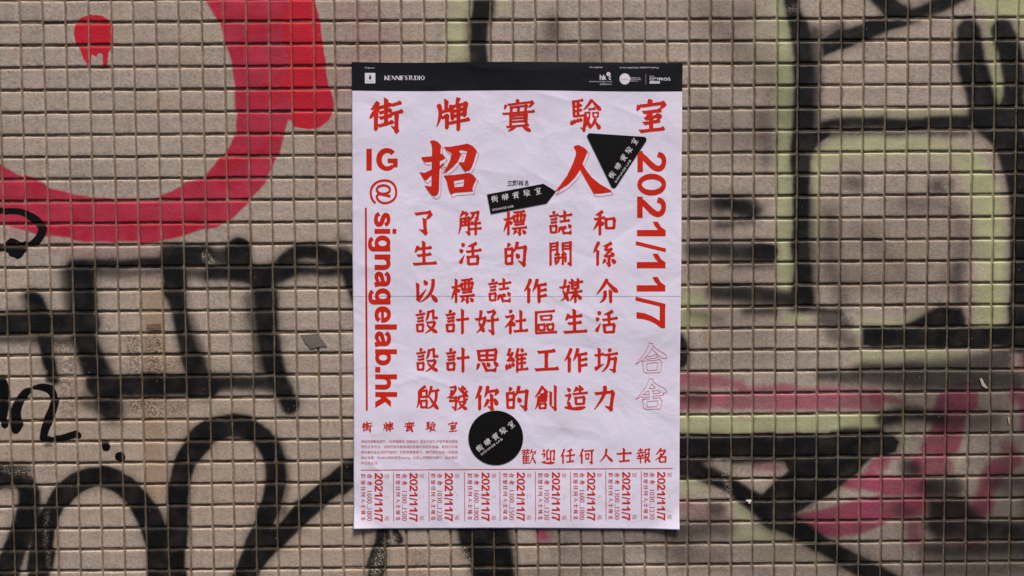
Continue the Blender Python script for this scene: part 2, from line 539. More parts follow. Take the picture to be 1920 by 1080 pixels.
# right: dark strokes
S(D, [(1482, -30), (1486, 10), (1498, 50), (1505, 100), (1507, 180), (1506, 240), (1501, 290), (1500, 370), (1501, 450), (1504, 520), (1504, 560)],
  [13, 13, 15, 17, 17, 18, 18, 14, 14, 16, 20], 6)
S(D, [(1524, 60), (1528, 140), (1526, 230)], 8, 14, 0.7)
S(D, [(1516, 360), (1520, 470), (1522, 560)], 6, 12, 0.45)
P(D, [(1538, 74), (1570, 53), (1630, 38), (1722, 40), (1668, 58), (1605, 82), (1540, 109)], 5.5, 1.0)
S(D, [(1535, 66), (1580, 44)], 6, 14, 0.5)
S(D, [(1642, -14), (1682, 24)], [17, 16], 4.5)
S(D, [(1668, 16), (1694, 20)], [14, 10], 5)
S(D, [(1698, 26), (1750, 16), (1800, -8)], [5, 13, 12], 7, 0.97)
S(D, [(1510, 270), (1526, 258), (1550, 248)], [19, 14, 7], 6)
S(D, [(1545, 236), (1600, 232), (1700, 230), (1810, 230)], [5, 9, 9, 11], 7, 0.96)
S(D, [(1550, 249), (1680, 249), (1810, 250)], 2, 11, 0.8)
S(D, [(1818, 60), (1820, 95), (1828, 140), (1838, 180), (1845, 220)], [21, 24, 24, 26, 28], 7)
S(D, [(1879, 58), (1893, 98), (1901, 140), (1899, 180), (1895, 222)], [19, 21, 22, 18, 28], 6)
S(D, [(1850, 232), (1890, 262), (1908, 320), (1914, 380), (1914, 480), (1914, 640)], [22, 28, 24, 20, 20, 22], 6)
S(D, [(1950, 100), (1945, 300), (1945, 700)], 22, 8, 1.0)
S(D, [(1330, 30), (1400, 100), (1470, 190), (1400, 260), (1330, 230)], 30, 46, 0.30)
S(D, [(1395, 25), (1400, 25)], 16, 24, 0.35)
S(D, [(1425, 215), (1440, 300)], 10, 22, 0.42)
S(D, [(1310, 380), (1345, 384)], 12, 18, 0.45)
S(D, [(1348, 382), (1395, 384), (1412, 392)], [11, 17, 14], 12, 0.97)
S(D, [(1345, 417), (1405, 415)], 4, 11, 0.65)
S(D, [(1300, 468), (1360, 468), (1410, 470)], [12, 14, 14], 12, 0.82)
S(D, [(1425, 470), (1444, 472)], [15, 15], 5, 1.0)
S(D, [(1370, 496), (1444, 497)], 3, 10, 0.65)
S(D, [(1340, 548), (1400, 550), (1440, 556), (1480, 560)], [12, 15, 16, 14], 12, 0.85)
S(D, [(1400, 582), (1450, 584)], 5, 10, 0.75)
S(D, [(1490, 576), (1570, 584)], 5, 9, 0.8)
S(D, [(1545, 600), (1580, 605)], 12, 14, 0.6)
S(D, [(1290, 590), (1345, 600)], 8, 16, 0.4)
S(D, [(1556, 400), (1560, 500), (1575, 560)], 14, 22, 0.42)
S(D, [(1595, 342), (1605, 345)], 12, 16, 0.5)
S(D, [(1755, 345), (1770, 345)], 13, 13, 0.62)
S(D, [(1700, 380), (1790, 400), (1800, 470), (1780, 520)], 12, 24, 0.36)
S(D, [(1620, 440), (1690, 520), (1600, 530)], 16, 30, 0.28)
S(D, [(1795, 500), (1800, 560)], 10, 14, 0.45)
P(D, [(1688, 614), (1738, 588), (1765, 577), (1803, 580), (1813, 598), (1813, 614)], 7, 1.0)
S(D, [(1560, 625), (1595, 640)], 10, 14, 0.5)
P(D, [(1619, 615), (1960, 613), (1960, 650), (1700, 651), (1640, 652), (1620, 648)], 3.5, 1.0)
S(D, [(1610, 690), (1720, 690), (1830, 680), (1880, 670)], [6, 8, 14, 18], 12, 0.62)
S(D, [(1540, 704), (1640, 706), (1780, 712), (1900, 712)], [8, 14, 18, 18], 12, 0.68)
S(D, [(1262, 640), (1271, 655), (1270, 672)], [20, 18, 18], 6)
S(D, [(1285, 745), (1318, 748)], 9, 12, 0.55)
P(D, [(1230, 812), (1560, 812), (1640, 806), (1672, 812), (1684, 830), (1678, 848), (1655, 856), (1230, 856)], 4.0, 1.0)
S(D, [(1560, 812), (1655, 806)], 4, 7, 0.9)
S(D, [(1655, 785), (1700, 779), (1765, 786)], [10, 13, 8], 11, 0.9)
S(D, [(1770, 790), (1860, 788)], 18, 22, 0.5)
S(D, [(1240, 862), (1470, 858)], 7, 8, 0.95)
S(D, [(1240, 876), (1300, 878)], 14, 9, 0.97)
S(D, [(1270, 866), (1325, 893), (1372, 913), (1415, 945), (1450, 968), (1512, 1003), (1580, 1043), (1680, 1100)], [14, 14, 14, 17, 20, 15, 15, 17], 6)
P(D, [(1468, 852), (1655, 850), (1606, 888), (1556, 926), (1496, 962), (1450, 990), (1412, 958), (1428, 930), (1452, 905), (1478, 880)], 5, 1.0)
S(D, [(1700, 878), (1712, 880)], 14, 12, 0.7)
S(D, [(1748, 912), (1785, 912)], 17, 12, 0.78)
S(D, [(1690, 955), (1700, 960)], 10, 14, 0.4)
P(D, [(1738, 935), (1812, 936), (1850, 975), (1925, 975), (1950, 1012), (1760, 1012), (1738, 990)], 13, 0.86)
S(D, [(1870, 905), (1930, 912), (1935, 955)], 16, 18, 0.55)
S(D, [(1740, 1032), (1850, 1030), (1940, 1030)], [12, 14, 16], 14, 0.72)
S(D, [(1740, 1070), (1940, 1068)], 14, 18, 0.45)
S(D, [(1340, 955), (1348, 956)], 12, 12, 0.6)
S(D, [(1270, 992), (1360, 990)], 16, 16, 0.5)
S(D, [(1280, 1050), (1350, 1045)], 14, 24, 0.3)
S(D, [(1060, 1010), (1200, 1000), (1270, 1020)], 30, 26, 0.30)
S(D, [(1000, 1075), (1150, 1060)], 14, 22, 0.28)
S(D, [(1700, 770), (1880, 770), (1890, 960), (1760, 960)], 70, 70, 0.46)
S(D, [(1500, 1000), (1700, 1080), (1950, 1060)], 70, 70, 0.30)
S(D, [(1560, 480), (1700, 450), (1760, 560)], 70, 70, 0.16)
S(D, [(1290, 680), (1500, 660)], 20, 40, 0.1)
S(D, [(1300, 1000), (1420, 1060)], 50, 50, 0.2)
S(D, [(1330, 450), (1400, 600)], 60, 50, 0.18)
# right: rose paint
S(R_, [(1230, 715), (1330, 714), (1390, 718)], [18, 14, 8], 9, 0.7)
S(R_, [(1390, 730), (1500, 730), (1640, 732)], [8, 7, 6], 8, 0.7)
S(R_, [(1230, 752), (1640, 752)], [17, 17], 6, 0.72)
S(R_, [(1640, 742), (1690, 754)], [10, 6], 6, 0.7)
P(R_, [(1776, 728), (1832, 730), (1832, 766), (1814, 775), (1810, 808), (1796, 845), (1778, 856), (1732, 852), (1724, 842), (1742, 812),
       (1752, 775), (1758, 745)], 5, 0.85)
S(R_, [(1630, 890), (1652, 868)], [10, 14], 8, 0.75)
S(R_, [(1660, 858), (1770, 858)], 4, 6, 0.7)
S(R_, [(1722, 876), (1768, 873)], [18, 18], 7, 0.76)
S(R_, [(1588, 903), (1640, 908), (1725, 912)], [12, 18, 17], 6, 0.85)
P(R_, [(1483, 969), (1545, 955), (1607, 938), (1650, 934), (1730, 934), (1728, 968), (1668, 974), (1650, 985), (1612, 1001), (1570, 1008),
       (1540, 1003), (1512, 990)], 5, 0.88)
S(R_, [(1712, 985), (1716, 1010)], 14, 10, 0.7)
S(R_, [(1735, 940), (1800, 960), (1790, 1005)], 24, 16, 0.45)
S(R_, [(1906, 735), (1925, 760), (1925, 800)], [14, 14, 12], 8, 0.8)
S(R_, [(1885, 838), (1905, 842)], 10, 10, 0.6)
S(R_, [(1905, 860), (1872, 878), (1850, 912), (1843, 950)], [12, 20, 18, 18], 8, 0.82)
S(R_, [(1832, 1015), (1815, 1028)], [8, 6], 7, 0.75)
S(R_, [(1416, 872), (1458, 876)], [6, 8], 10, 0.65)
S(R_, [(1285, 950), (1340, 965)], 14, 14, 0.38)
S(R_, [(1790, 722), (1830, 720)], 3, 4, 0.6)
S(R_, [(1912, 690), (1930, 660)], 8, 8, 0.5)
S('paint_scarlet', [(1734, 900), (1732, 1030)], 2.2, 2.5)
S('paint_scarlet', [(1650, 760), (1649, 950)], 0.8, 2.0)
# stains, glue residue, flaked spots
S('stain', [(287, 545), (290, 650), (285, 760), (290, 930)], [18, 22, 18, 18], 12, 0.9)
S('stain', [(322, 660), (330, 790)], 12, 14, 0.55)
S('stain', [(1585, 150), (1586, 152)], 3, 3, 1.0)
S('stain', [(1352, 140), (1353, 142)], 3, 3, 0.9)
S('stain', [(1321, 620), (1325, 650)], 3, 4, 0.8)
S('stain', [(665, 1080), (760, 1070)], 20, 20, 0.3)
S('stain', [(100, 800), (400, 900), (600, 950), (900, 1080)], 120, 100, 0.22)
S('stain', [(1700, 480), (1300, 520)], 40, 60, 0.2)
S('residue', [(246, 640), (252, 690)], 16, 8, 0.9)
S('residue', [(288, 640), (290, 700)], 16, 8, 1.0)
S('residue', [(250, 755), (300, 765)], 15, 8, 0.9)
S('residue', [(325, 765), (345, 762)], 8, 6, 0.8)
S('residue', [(118, 650), (128, 700), (130, 770)], 15, 9, 0.75)
S('residue', [(318, 690), (330, 680)], 10, 10, 0.7)
S('residue', [(205, 610), (196, 640)], 5, 6, 0.8)
S('residue', [(400, 480), (385, 495)], 6, 6, 0.9)
S('residue', [(1440, 170), (1435, 195)], 8, 8, 0.6)
S('residue', [(780, 1030), (784, 1060)], 12, 12, 0.5)
S('flake', [(1838, 505), (1852, 520)], 14, 10, 1.0)
S('flake', [(1590, 590), (1600, 605)], 7, 5, 0.8)
S('flake', [(1772, 340), (1776, 348)], 6, 5, 0.9)
S('flake', [(388, 480), (400, 492)], 8, 5, 0.9)
S('flake', [(735, 1012), (720, 1035), (700, 1078)], 8, 8, 0.8)
S('flake', [(868, 1030), (880, 1055)], 4, 5, 0.9)
S('flake', [(1345, 870), (1360, 900), (1368, 930)], 5, 5, 0.65)
S('flake', [(88, 960), (86, 1020), (88, 1060)], 3, 5, 0.45)
S('flake', [(10, 880), (60, 888)], 6, 8, 0.6)
S('flake', [(1475, 15), (1560, 10)], 5, 8, 0.5)

CHANNELS = ['paint_red', 'paint_scarlet', 'paint_green', 'paint_rose', 'paint_dark', 'paint_ink', 'stain', 'residue', 'flake']
CRISP = {'paint_red': 9.0, 'paint_scarlet': 6.0, 'paint_ink': 6.0}


def poly_sdf(px, py, poly):
    """signed distance, negative inside"""
    d = np.full(px.shape, 1e18); s = np.zeros(px.shape, bool)
    n = len(poly)
    for i in range(n):
        ax, ay = poly[i]; bx, by = poly[(i + 1) % n]
        ex, ey = bx - ax, by - ay
        wx, wy = px - ax, py - ay
        t = np.clip((wx * ex + wy * ey) / (ex * ex + ey * ey + 1e-12), 0, 1)
        d = np.minimum(d, (wx - ex * t) ** 2 + (wy - ey * t) ** 2)
        c = (ay > py) != (by > py)
        with np.errstate(divide='ignore', invalid='ignore'):
            s ^= c & (px < (bx - ax) * (py - ay) / ((by - ay) if by != ay else 1e-12) + ax)
    d = np.sqrt(d)
    return np.where(s, -d, d)


def eval_paint(x, y):
    """cover of every channel at survey positions x, y"""
    out = {c: np.zeros(x.shape) for c in CHANNELS}
    # hand wobble of the spray edges
    wx = x + 2.2 * vnoise(x / 38, y / 38, 1) + 0.8 * vnoise(x / 11, y / 11, 2)
    wy = y + 2.2 * vnoise(x / 38, y / 38, 3) + 0.8 * vnoise(x / 11, y / 11, 4)
    for ch, kind, pts, r, soft, op in ST:
        crisp = ch in CRISP
        reach = (CRISP[ch] if crisp else soft) + 4
        if kind == 'line':
            mx = r.max() + reach
            lo = pts.min(0) - mx; hi = pts.max(0) + mx
        else:
            lo = pts[0].min(0) - reach; hi = pts[0].max(0) + reach
        ux, uy = (x, y) if ch == 'paint_ink' else (wx, wy)
        idx = np.nonzero((ux > lo[0]) & (ux < hi[0]) & (uy > lo[1]) & (uy < hi[1]))[0]
        if not len(idx):
            continue
        qx, qy = ux[idx], uy[idx]
        if kind == 'line':
            d = np.full(qx.shape, 1e9)
            for i in range(len(pts) - 1):
                a, b = pts[i], pts[i + 1]
                e = b - a
                t = np.clip(((qx - a[0]) * e[0] + (qy - a[1]) * e[1]) / (e @ e + 1e-9), 0, 1)
                dd = np.hypot(qx - a[0] - e[0] * t, qy - a[1] - e[1] * t) - (r[i] + (r[i + 1] - r[i]) * t)
                d = np.minimum(d, dd)
        else:
            d = poly_sdf(qx, qy, pts[0])
            if pts[1] is not None:
                d = np.maximum(d, -poly_sdf(qx, qy, pts[1]))
        if crisp:
            w = CRISP[ch]
            v = np.clip(0.5 - d / (2 * w), 0, 1)
            out[ch][idx] = np.maximum(out[ch][idx], v)
        else:
            v = np.clip(0.5 - d / (2 * soft), 0, 1)
            v = op * v * v * (3 - 2 * v)
            if ch == 'paint_dark' and op > 0.9:
                v = np.maximum(v, 0.24 * op * np.clip(1 - (d - soft * 0.3) / (soft * 0.9 + 14), 0, 1) ** 2)   # overspray mist
            out[ch][idx] = 1 - (1 - out[ch][idx]) * (1 - v)
    out['paint_dark'] = 1 - (1 - out['paint_dark']) ** 1.55
    return out


# ------------------------------------------------------------------ tiled wall
T = 0.028
top_px = [36.1, 79, 122, 164.3, 207.3, 248.2, 291.2, 333.4, 377.1, 418.7, 460.6, 502.9, 545.2, 587.8, 626.3,
          669.2, 710.5, 751.7, 794.7, 836, 879.6, 919.1, 961.4, 1003.7, 1043.9, 1085.9, 1126.4, 1167.7, 1208.9, 1251.2,
          1292.2, 1332.2, 1373.4, 1414.7, 1457.7, 1497.2, 1537.8, 1578.7, 1619.9, 1662.2, 1703.4, 1745.4, 1786, 1827.2, 1868.4, 1909.7]
bot_px = [67.7, 109, 150.2, 191.8, 233.8, 275, 316.3, 357.5, 399.8, 440, 481.3, 520.8, 561.4, 602.6, 643.5,
          681.3, 722.5, 762, 803.3, 844.5, 885.8, 927, 968.3, 1007.8, 1048, 1088.6, 1128.8, 1169.4, 1208.9, 1249.1,
          1289, 1329.8, 1370.7, 1410.2, 1450.8, 1489.6, 1529.9, 1570.4, 1610.6, 1651.2, 1691.4, 1731, 1769.8, 1811, 1852, 1893.2]
left_py = [43.3, 86, 127.5, 170.2, 212.4, 254.7, 296, 337.2, 378.5, 420.5, 461.4, 502.7, 545.6, 585.8, 627.4, 667, 707,
           749.5, 789.8, 829.6, 869.8, 910.4, 950.6, 992.6, 1032, 1072]
right_py = [33.3, 74.6, 116.9, 158.1, 200.4, 242.3, 283.6, 323.8, 365, 407, 448.3, 488.9, 530.8, 571.4, 612, 653.2, 692.8,
            734, 773.6, 813, 853.7, 893.9, 935.2, 974, 1014.2, 1053.8]
xt = to_wall(top_px, [20.0] * 46)[0]; xb = to_wall(bot_px, [1048.0] * 46)[0]
zl = to_wall([34.0] * 26, left_py)[1]; zr = to_wall([1850.0] * 26, right_py)[1]
xs = 0.5 * (xt + xb); xslope = (xb - xt)          # change of X from top to bottom
zs = 0.5 * (zl + zr); zslope = (zr - zl)
NL, NR_, NU, ND = 16, 16, 10, 10
XL = np.concatenate([xs[0] - T * np.arange(NL, 0, -1), xs, xs[-1] + T * np.arange(1, NR_ + 1)])
XS = np.concatenate([np.full(NL, xslope[0]), xslope, np.full(NR_, xslope[-1])])
ZL = np.concatenate([zs[0] + T * np.arange(NU, 0, -1), zs, zs[-1] - T * np.arange(1, ND + 1)])
ZS = np.concatenate([np.full(NU, zslope[0]), zslope, np.full(ND, zslope[-1])])


def node(i, r):
    """crossing of joint line i (vertical) and r (horizontal)"""
    x = XL[i] + XS[i] * ((0.5 * (ZL[0] + ZL[-1]) - ZL[r]) / 0.72) * 0.9
    z = ZL[r] + ZS[r] * ((XL[i] - 0.63) / 1.22) * 0.9
    return x, z


wall = empty('tiled_wall', (0.63, 0, -0.75))
tag(wall, 'outdoor wall of small square beige tiles covered in sprayed red, black, green and pink graffiti', 'wall')

PAPER_BOX = (668, 124, 1268, 984)


def make_tile(cx, cz, ax, az, n, skew):
    """vertices of one tile; ax, az half sizes"""
    bev = np.array([0.0, 0.00045, 0.0012, 0.0023])
    inner = np.linspace(-1, 1, n + 1)[1:-1] if n > 1 else np.array([])

    def axis(a):
        lo = -a + bev
        return np.concatenate([[-a], lo, inner * (a - 0.0023), -lo[::-1], [a]])
    xa, za = axis(ax), axis(az)
    m = len(xa)
    gx, gz = np.meshgrid(xa, za)
    ex = np.minimum(gx + ax, ax - gx); ez = np.minimum(gz + az, az - gz)

    def drop(e):
        q = np.clip(1 - e / 0.0023, 0, 1)
        return 0.00145 * (1 - np.sqrt(np.maximum(0, 1 - q ** 2)))
    h = -np.hypot(drop(ex), drop(ez))
    h = np.maximum(h, -0.0017)
    # rounded corners
    cor = np.clip(1 - np.hypot(ex, ez) / 0.0016, 0, 1)
    gx = gx - np.sign(gx) * cor * 0.00045
    gz = gz - np.sign(gz) * cor * 0.00045
    base = np.zeros((m, m), bool); base[0, :] = base[-1, :] = base[:, 0] = base[:, -1] = True
    h = h + 0.00030 * ((gx / ax) ** 2 + (gz / az) ** 2) * 0.5      # faces dished a little in pressing
    h = np.where(base, -0.0030, h)
    # edges that are not perfectly straight, gentle unevenness, tilt
    sx, sz = random.uniform(0, 99), random.uniform(0, 99)
    wob = 0.00034
    gx = gx + wob * vnoise(gz * 130 + sx, np.sign(gx) * 3.3 + sz, 5) * (np.abs(gx) / ax) ** 2
    gz = gz + wob * vnoise(gx * 130 + sz, np.sign(gz) * 3.3 + sx, 6) * (np.abs(gz) / az) ** 2
    tx, tz, dh, rot = skew
    y = h + np.where(base, 0, tx * gx + tz * gz + dh + 0.00006 * vnoise(gx * 220 + sx, gz * 220 + sz, 7))
    X = cx + gx * math.cos(rot) - gz * math.sin(rot)
    Z = cz + gx * math.sin(rot) + gz * math.cos(rot)
    v = np.stack([X, -y, Z], -1).reshape(-1, 3)
    i = np.arange(m - 1)
    a = (i[:, None] * m + i[None, :]).ravel()
    f = np.stack([a, a + 1, a + m + 1, a + m], -1)
    return v, f


tiles = []
for r in range(len(ZL) - 1):
    for i in range(len(XL) - 1):
        p = [node(i, r), node(i + 1, r), node(i + 1, r + 1), node(i, r + 1)]
        cx = sum(q[0] for q in p) / 4; cz = sum(q[1] for q in p) / 4
        w = (p[1][0] - p[0][0] + p[2][0] - p[3][0]) / 2
        hh = (p[0][1] - p[3][1] + p[1][1] - p[2][1]) / 2
        qx, qy = from_wall(np.array([q[0] for q in p]), np.array([q[1] for q in p]))
        area = 0.5 * abs(sum(qx[a] * qy[(a + 1) % 4] - qx[(a + 1) % 4] * qy[a] for a in range(4)))
        vis = qx.max() > 0 and qx.min() < 1920 and qy.max() > 0 and qy.min() < 1080
        full = qx.min() > 2 and qx.max() < 1918 and qy.min() > 2 and qy.max() < 1078
        hid = qx.min() > PAPER_BOX[0] and qx.max() < PAPER_BOX[2] and qy.min() > PAPER_BOX[1] and qy.max() < PAPER_BOX[3]
        part = qx.max() > PAPER_BOX[0] and qx.min() < PAPER_BOX[2] and qy.max() > PAPER_BOX[1] and qy.min() < PAPER_BOX[3]
        tiles.append(dict(cx=cx, cz=cz, w=w, h=hh, px=qx.mean(), py=qy.mean(), area=area, vis=vis, full=full and not part, hid=hid))

# how varied is the paint on each tile
pxs = np.array([t['px'] for t in tiles]); pys = np.array([t['py'] for t in tiles])
off = np.linspace(-20, 20, 5)
OX, OY = np.meshgrid(off, off)
smp = eval_paint((pxs[:, None] + OX.ravel()[None]).ravel(), (pys[:, None] + OY.ravel()[None]).ravel())
vary = np.zeros(len(tiles)); ink = np.zeros(len(tiles))
for c in CHANNELS:
    a = smp[c].reshape(len(tiles), -1)
    vary = np.maximum(vary, np.ptp(a, axis=1))
    if c in CRISP:
        ink = np.maximum(ink, np.ptp(a, axis=1))

V = []; F = []; TONE = []; HUE = []
row_shift = {}
for k, t in enumerate(tiles):
    if t['hid']: n = 2
    elif not t['vis']: n = 4 if vary[k] > 0.02 else 2
    elif ink[k] > 0.05: n = 16
    elif vary[k] > 0.03: n = 11
    else: n = 4
    gap = 0.0021 + random.uniform(-0.0003, 0.0004)
    gapz = 0.0029 + random.uniform(-0.0004, 0.0004)
    sk = (random.gauss(0, 0.011), random.gauss(0, 0.013), random.gauss(0, 0.00016), random.gauss(0, 0.0065))
    v, f = make_tile(t['cx'] + random.gauss(0, 0.00018), t['cz'] + random.gauss(0, 0.00018),
                     (t['w'] - gap) / 2, (t['h'] - gapz) / 2, n, sk)
    V.append(v); F.append(f)
    tn = min(1, max(0, random.gauss(0.52, 0.3) + 0.22 * (t['py'] / 1080 - 0.5) * (1.6 if t['px'] < 700 else 0.2)))  # random tone per tile, plus a light gradient painted in towards the lower left
    hu = max(0, random.gauss(0.15, 0.32)) + (0.25 if t['px'] < 700 and t['py'] > 600 else 0)
    TONE.append(np.full(len(v), tn)); HUE.append(np.full(len(v), min(1, hu)))

ALLV = np.concatenate(V)
qx, qy = from_wall(ALLV[:, 0], ALLV[:, 2])
# each tile sits a little differently, so the spray caught it a little differently
sx_ = np.concatenate([np.full(len(v), random.gauss(0, 1.5)) for v in V]); sy_ = np.concatenate([np.full(len(v), random.gauss(0, 1.8)) for v in V])
qx = qx + sx_; qy = qy + sy_
fields = eval_paint(qx, qy)
fields['tone'] = np.concatenate(TONE); fields['hue'] = np.concatenate(HUE)
starts = np.cumsum([0] + [len(v) for v in V])


def set_attrs(me, data):
    for nm, arr in data.items():
        if nm not in ('tone', 'hue') and not arr.any():
            continue
        a = me.attributes.new(nm, 'FLOAT', 'POINT')
        a.data.foreach_set('value', arr.astype(np.float32))


order = sorted((k for k, t in enumerate(tiles) if t['full']), key=lambda k: -tiles[k]['area'])[:300]
single = set(order)
for k in sorted(single):
    v = V[k].copy()
    org = np.array([tiles[k]['cx'], 0, tiles[k]['cz']])
    me = mesh_from('tile', v - org, F[k], TILE, True)
    sl = slice(starts[k], starts[k + 1])
    set_attrs(me, {c: a[sl] for c, a in fields.items()})
    o = link('tile', me, wall)
    o.location = org
rest = [k for k in range(len(tiles)) if k not in single]
vv = []; ff = []; base = 0; sel = []
for k in rest:
    vv.append(V[k]); ff.append(F[k] + base); base += len(V[k]); sel.append(np.arange(starts[k], starts[k + 1]))
sel = np.concatenate(sel)
me = mesh_from('surrounding_tiles', np.concatenate(vv), np.concatenate(ff), TILE, True)
set_attrs(me, {c: a[sel] for c, a in fields.items()})
o = link('surrounding_tiles', me, wall)
tag(o, kind='stuff')

# grout bed: a fine sheet just behind the tile faces, on a solid wall body
x0, x1 = XL[0] - 0.02, XL[-1] + 0.02
z1, z0 = ZL[0] + 0.02, ZL[-1] - 0.02
nx = int((x1 - x0) / 0.0045); nz = int((z1 - z0) / 0.0045)
gx, gz = np.meshgrid(np.linspace(x0, x1, nx), np.linspace(z0, z1, nz))
gy = 0.00155 + 0.00035 * vnoise(gx * 60, gz * 60, 8) + 0.0002 * vnoise(gx * 190, gz * 190, 9)
gv = np.stack([gx, gy, gz], -1).reshape(-1, 3)
a = (np.arange(nz - 1)[:, None] * nx + np.arange(nx - 1)[None]).ravel()
gf = np.stack([a, a + 1, a + nx + 1, a + nx], -1)
me = mesh_from('grout', gv, gf, GROUT, True)
set_attrs(me, eval_paint(*from_wall(gv[:, 0], gv[:, 2])))
link('grout', me, wall)
bv = [(x, y, z) for y in (0.006, 0.21) for x, z in ((x0, z0), (x1, z0), (x1, z1), (x0, z1))]
bf = [[0, 1, 2, 3], [7, 6, 5, 4], [0, 4, 5, 1], [1, 5, 6, 2], [2, 6, 7, 3], [3, 7, 4, 0]]
k_ = NT('bare_concrete')
CONC = k_.finish(k_.mix(k_.ss(k_.noise(20, 4, 0.6), 0.3, 0.7), (0.24, 0.23, 0.21), (0.34, 0.32, 0.30)), 0.9, k_.bump(k_.noise(120), 0.4, 0.002), 0.2)
link('wall_body', mesh_from('wall_body', bv, bf, CONC), wall)

# ------------------------------------------------------------------ poster surface
FOLD = 556.2
DENTS = [(1040, 182, 40, 8, 0.25, 0.7), (760, 715, 50, 9, -0.3, 0.5), (715, 205, 60, 12, 0.35, -0.5), (915, 320, 70, 14, 0.15, 0.6),
         (1090, 585, 45, 8, 0.5, 0.6), (1180, 430, 60, 10, -0.6, -0.5), (820, 715, 45, 8, 0.35, 0.6), (720, 640, 60, 12, 0.2, -0.5),
         (1195, 745, 60, 12, 0.6, 0.5), (1070, 650, 80, 16, 0.1, -0.5), (900, 480, 60, 10, -0.2, 0.4), (1180, 210, 50, 10, 0.4, 0.5),
         (1040, 800, 80, 14, 0.15, 0.6), (840, 855, 40, 10, 0.6, 0.6), (700, 870, 30, 8, 0.75, 0.9), (1240, 350, 50, 10, 1.1, 0.5),
         (960, 130, 90, 16, 0.05, 0.8), (690, 500, 60, 14, 0.4, 0.4), (1010, 330, 60, 14, 0.5, 0.5), (1100, 480, 50, 9, 0.3, -0.4)]


def paper_h(x, y):
    """height of the paper above the tile faces in metres"""
    x = np.asarray(x, float); y = np.asarray(y, float)
    h = 1.5 + 0.75 * vnoise(x / 150, y / 120, 21) + 0.40 * vnoise(x / 62 + y / 200, y / 48, 22) + 0.10 * vnoise(x / 22, y / 18, 23)
    for cx, cy, L, wd, ang, amp in DENTS:
        dx, dy = x - cx, y - cy
        u = dx * math.cos(ang) + dy * math.sin(ang); v = -dx * math.sin(ang) + dy * math.cos(ang)
        h = h + 0.85 * amp * np.exp(-(u / L) ** 2) * np.exp(-np.abs(v) / wd)
    # fold across the middle
    d = np.abs(y - FOLD)
    h = h + np.where(y < FOLD, 0.14 * np.exp(-d / 30.0), -0.08 * np.exp(-d / 30.0)) * np.clip(d / 0.8, 0, 1) ** 0.5 - 0.06 * np.exp(-d / 0.9)
    # sheet edges pulled to the wall, bottom corners lifting
    e = np.minimum(np.minimum(x - 660, 1278 - x), y - 117)
    h = h - 0.45 * np.exp(-np.clip(e, 0, None) / 14)
    for cx, cy, amp in ((662, 992, 4.2), (1273, 992, 5.2)):
        dd = np.abs(x - cx) * 0.75 + np.abs(y - cy)
        h = h + amp * np.clip(1 - dd / 46, 0, 1) ** 1.6
    h = h + 0.7 * np.exp(-((y - 114) / 14) ** 2) * (0.5 + 0.5 * np.sin((x - 660) / 90.0))
    return np.maximum(h, 0.45) * 0.001


def paper_point(x, y, lift):
    X, Z = to_wall(x, y)
    return np.stack([X, -(paper_h(x, y) + lift), Z], -1)


def edge_x(y):
    y = np.asarray(y, float)
    return 659.4 + (y - 117) / 873.5 * 4.8 + 0.4 * np.sin(y / 90), 1279.6 - (y - 117) / 873.5 * 7.0 + 0.4 * np.sin(y / 70 + 1)


def edge_y(u):
    return 116.6 + 1.2 * u + 1.0 * np.sin(u * 9), 990.6 + 0.6 * u + 0.5 * np.sin(u * 7 + 1)


poster = empty('poster', tuple(float(c) for c in paper_point(np.array(968.0), np.array(990.0), 0)))
tag(poster, 'large white poster with red Chinese lettering and black top band on the tiled wall', 'poster')


def paper_grid(rows, cols, lift, mat, name, thick=True):
    """a strip of the sheet; rows in 0..1 of the height, cols 0..1 of the width"""
    U, Vv = np.meshgrid(cols, rows)
    yt, yb = edge_y(U)
    y = yt + (yb - yt) * Vv
    xl, xr = edge_x(y)
    x = xl + (xr - xl) * U
    front = paper_point(x, y, lift).reshape(-1, 3)
    m, n = len(rows), len(cols)
    a = (np.arange(m - 1)[:, None] * n + np.arange(n - 1)[None]).ravel()
    f = np.stack([a, a + n, a + n + 1, a + 1], -1)
    if thick:
        back = front + np.array([0, 0.00018, 0])
        N = len(front)
        fb = f[:, ::-1] + N
        ring = list(range(n)) + [r * n + n - 1 for r in range(1, m)] + [(m - 1) * n + c for c in range(n - 2, -1, -1)] + \
            [r * n for r in range(m - 2, 0, -1)]
        ring = np.array(ring); nxt = np.roll(ring, -1)
        fr = np.stack([ring, nxt, nxt + N, ring + N], -1)
        front = np.concatenate([front, back]); f = np.concatenate([f, fb, fr])
    me = mesh_from(name, front, f, mat, True)
    return link(name, me, poster)


rows = np.unique(np.concatenate([np.linspace(0, 1, 330), (FOLD - 117 + np.array([-6, -4, -3, -2, -1.2, -0.6, 0, 0.6, 1.2, 2, 3, 4, 6])) / 873.8]))
paper_grid(rows, np.linspace(0, 1, 250), 0.0, PAPER, 'paper_sheet')
paper_grid(np.linspace(0, 0.0610, 26), np.linspace(0, 1, 200), 0.00012, BLACK, 'header_band', False)

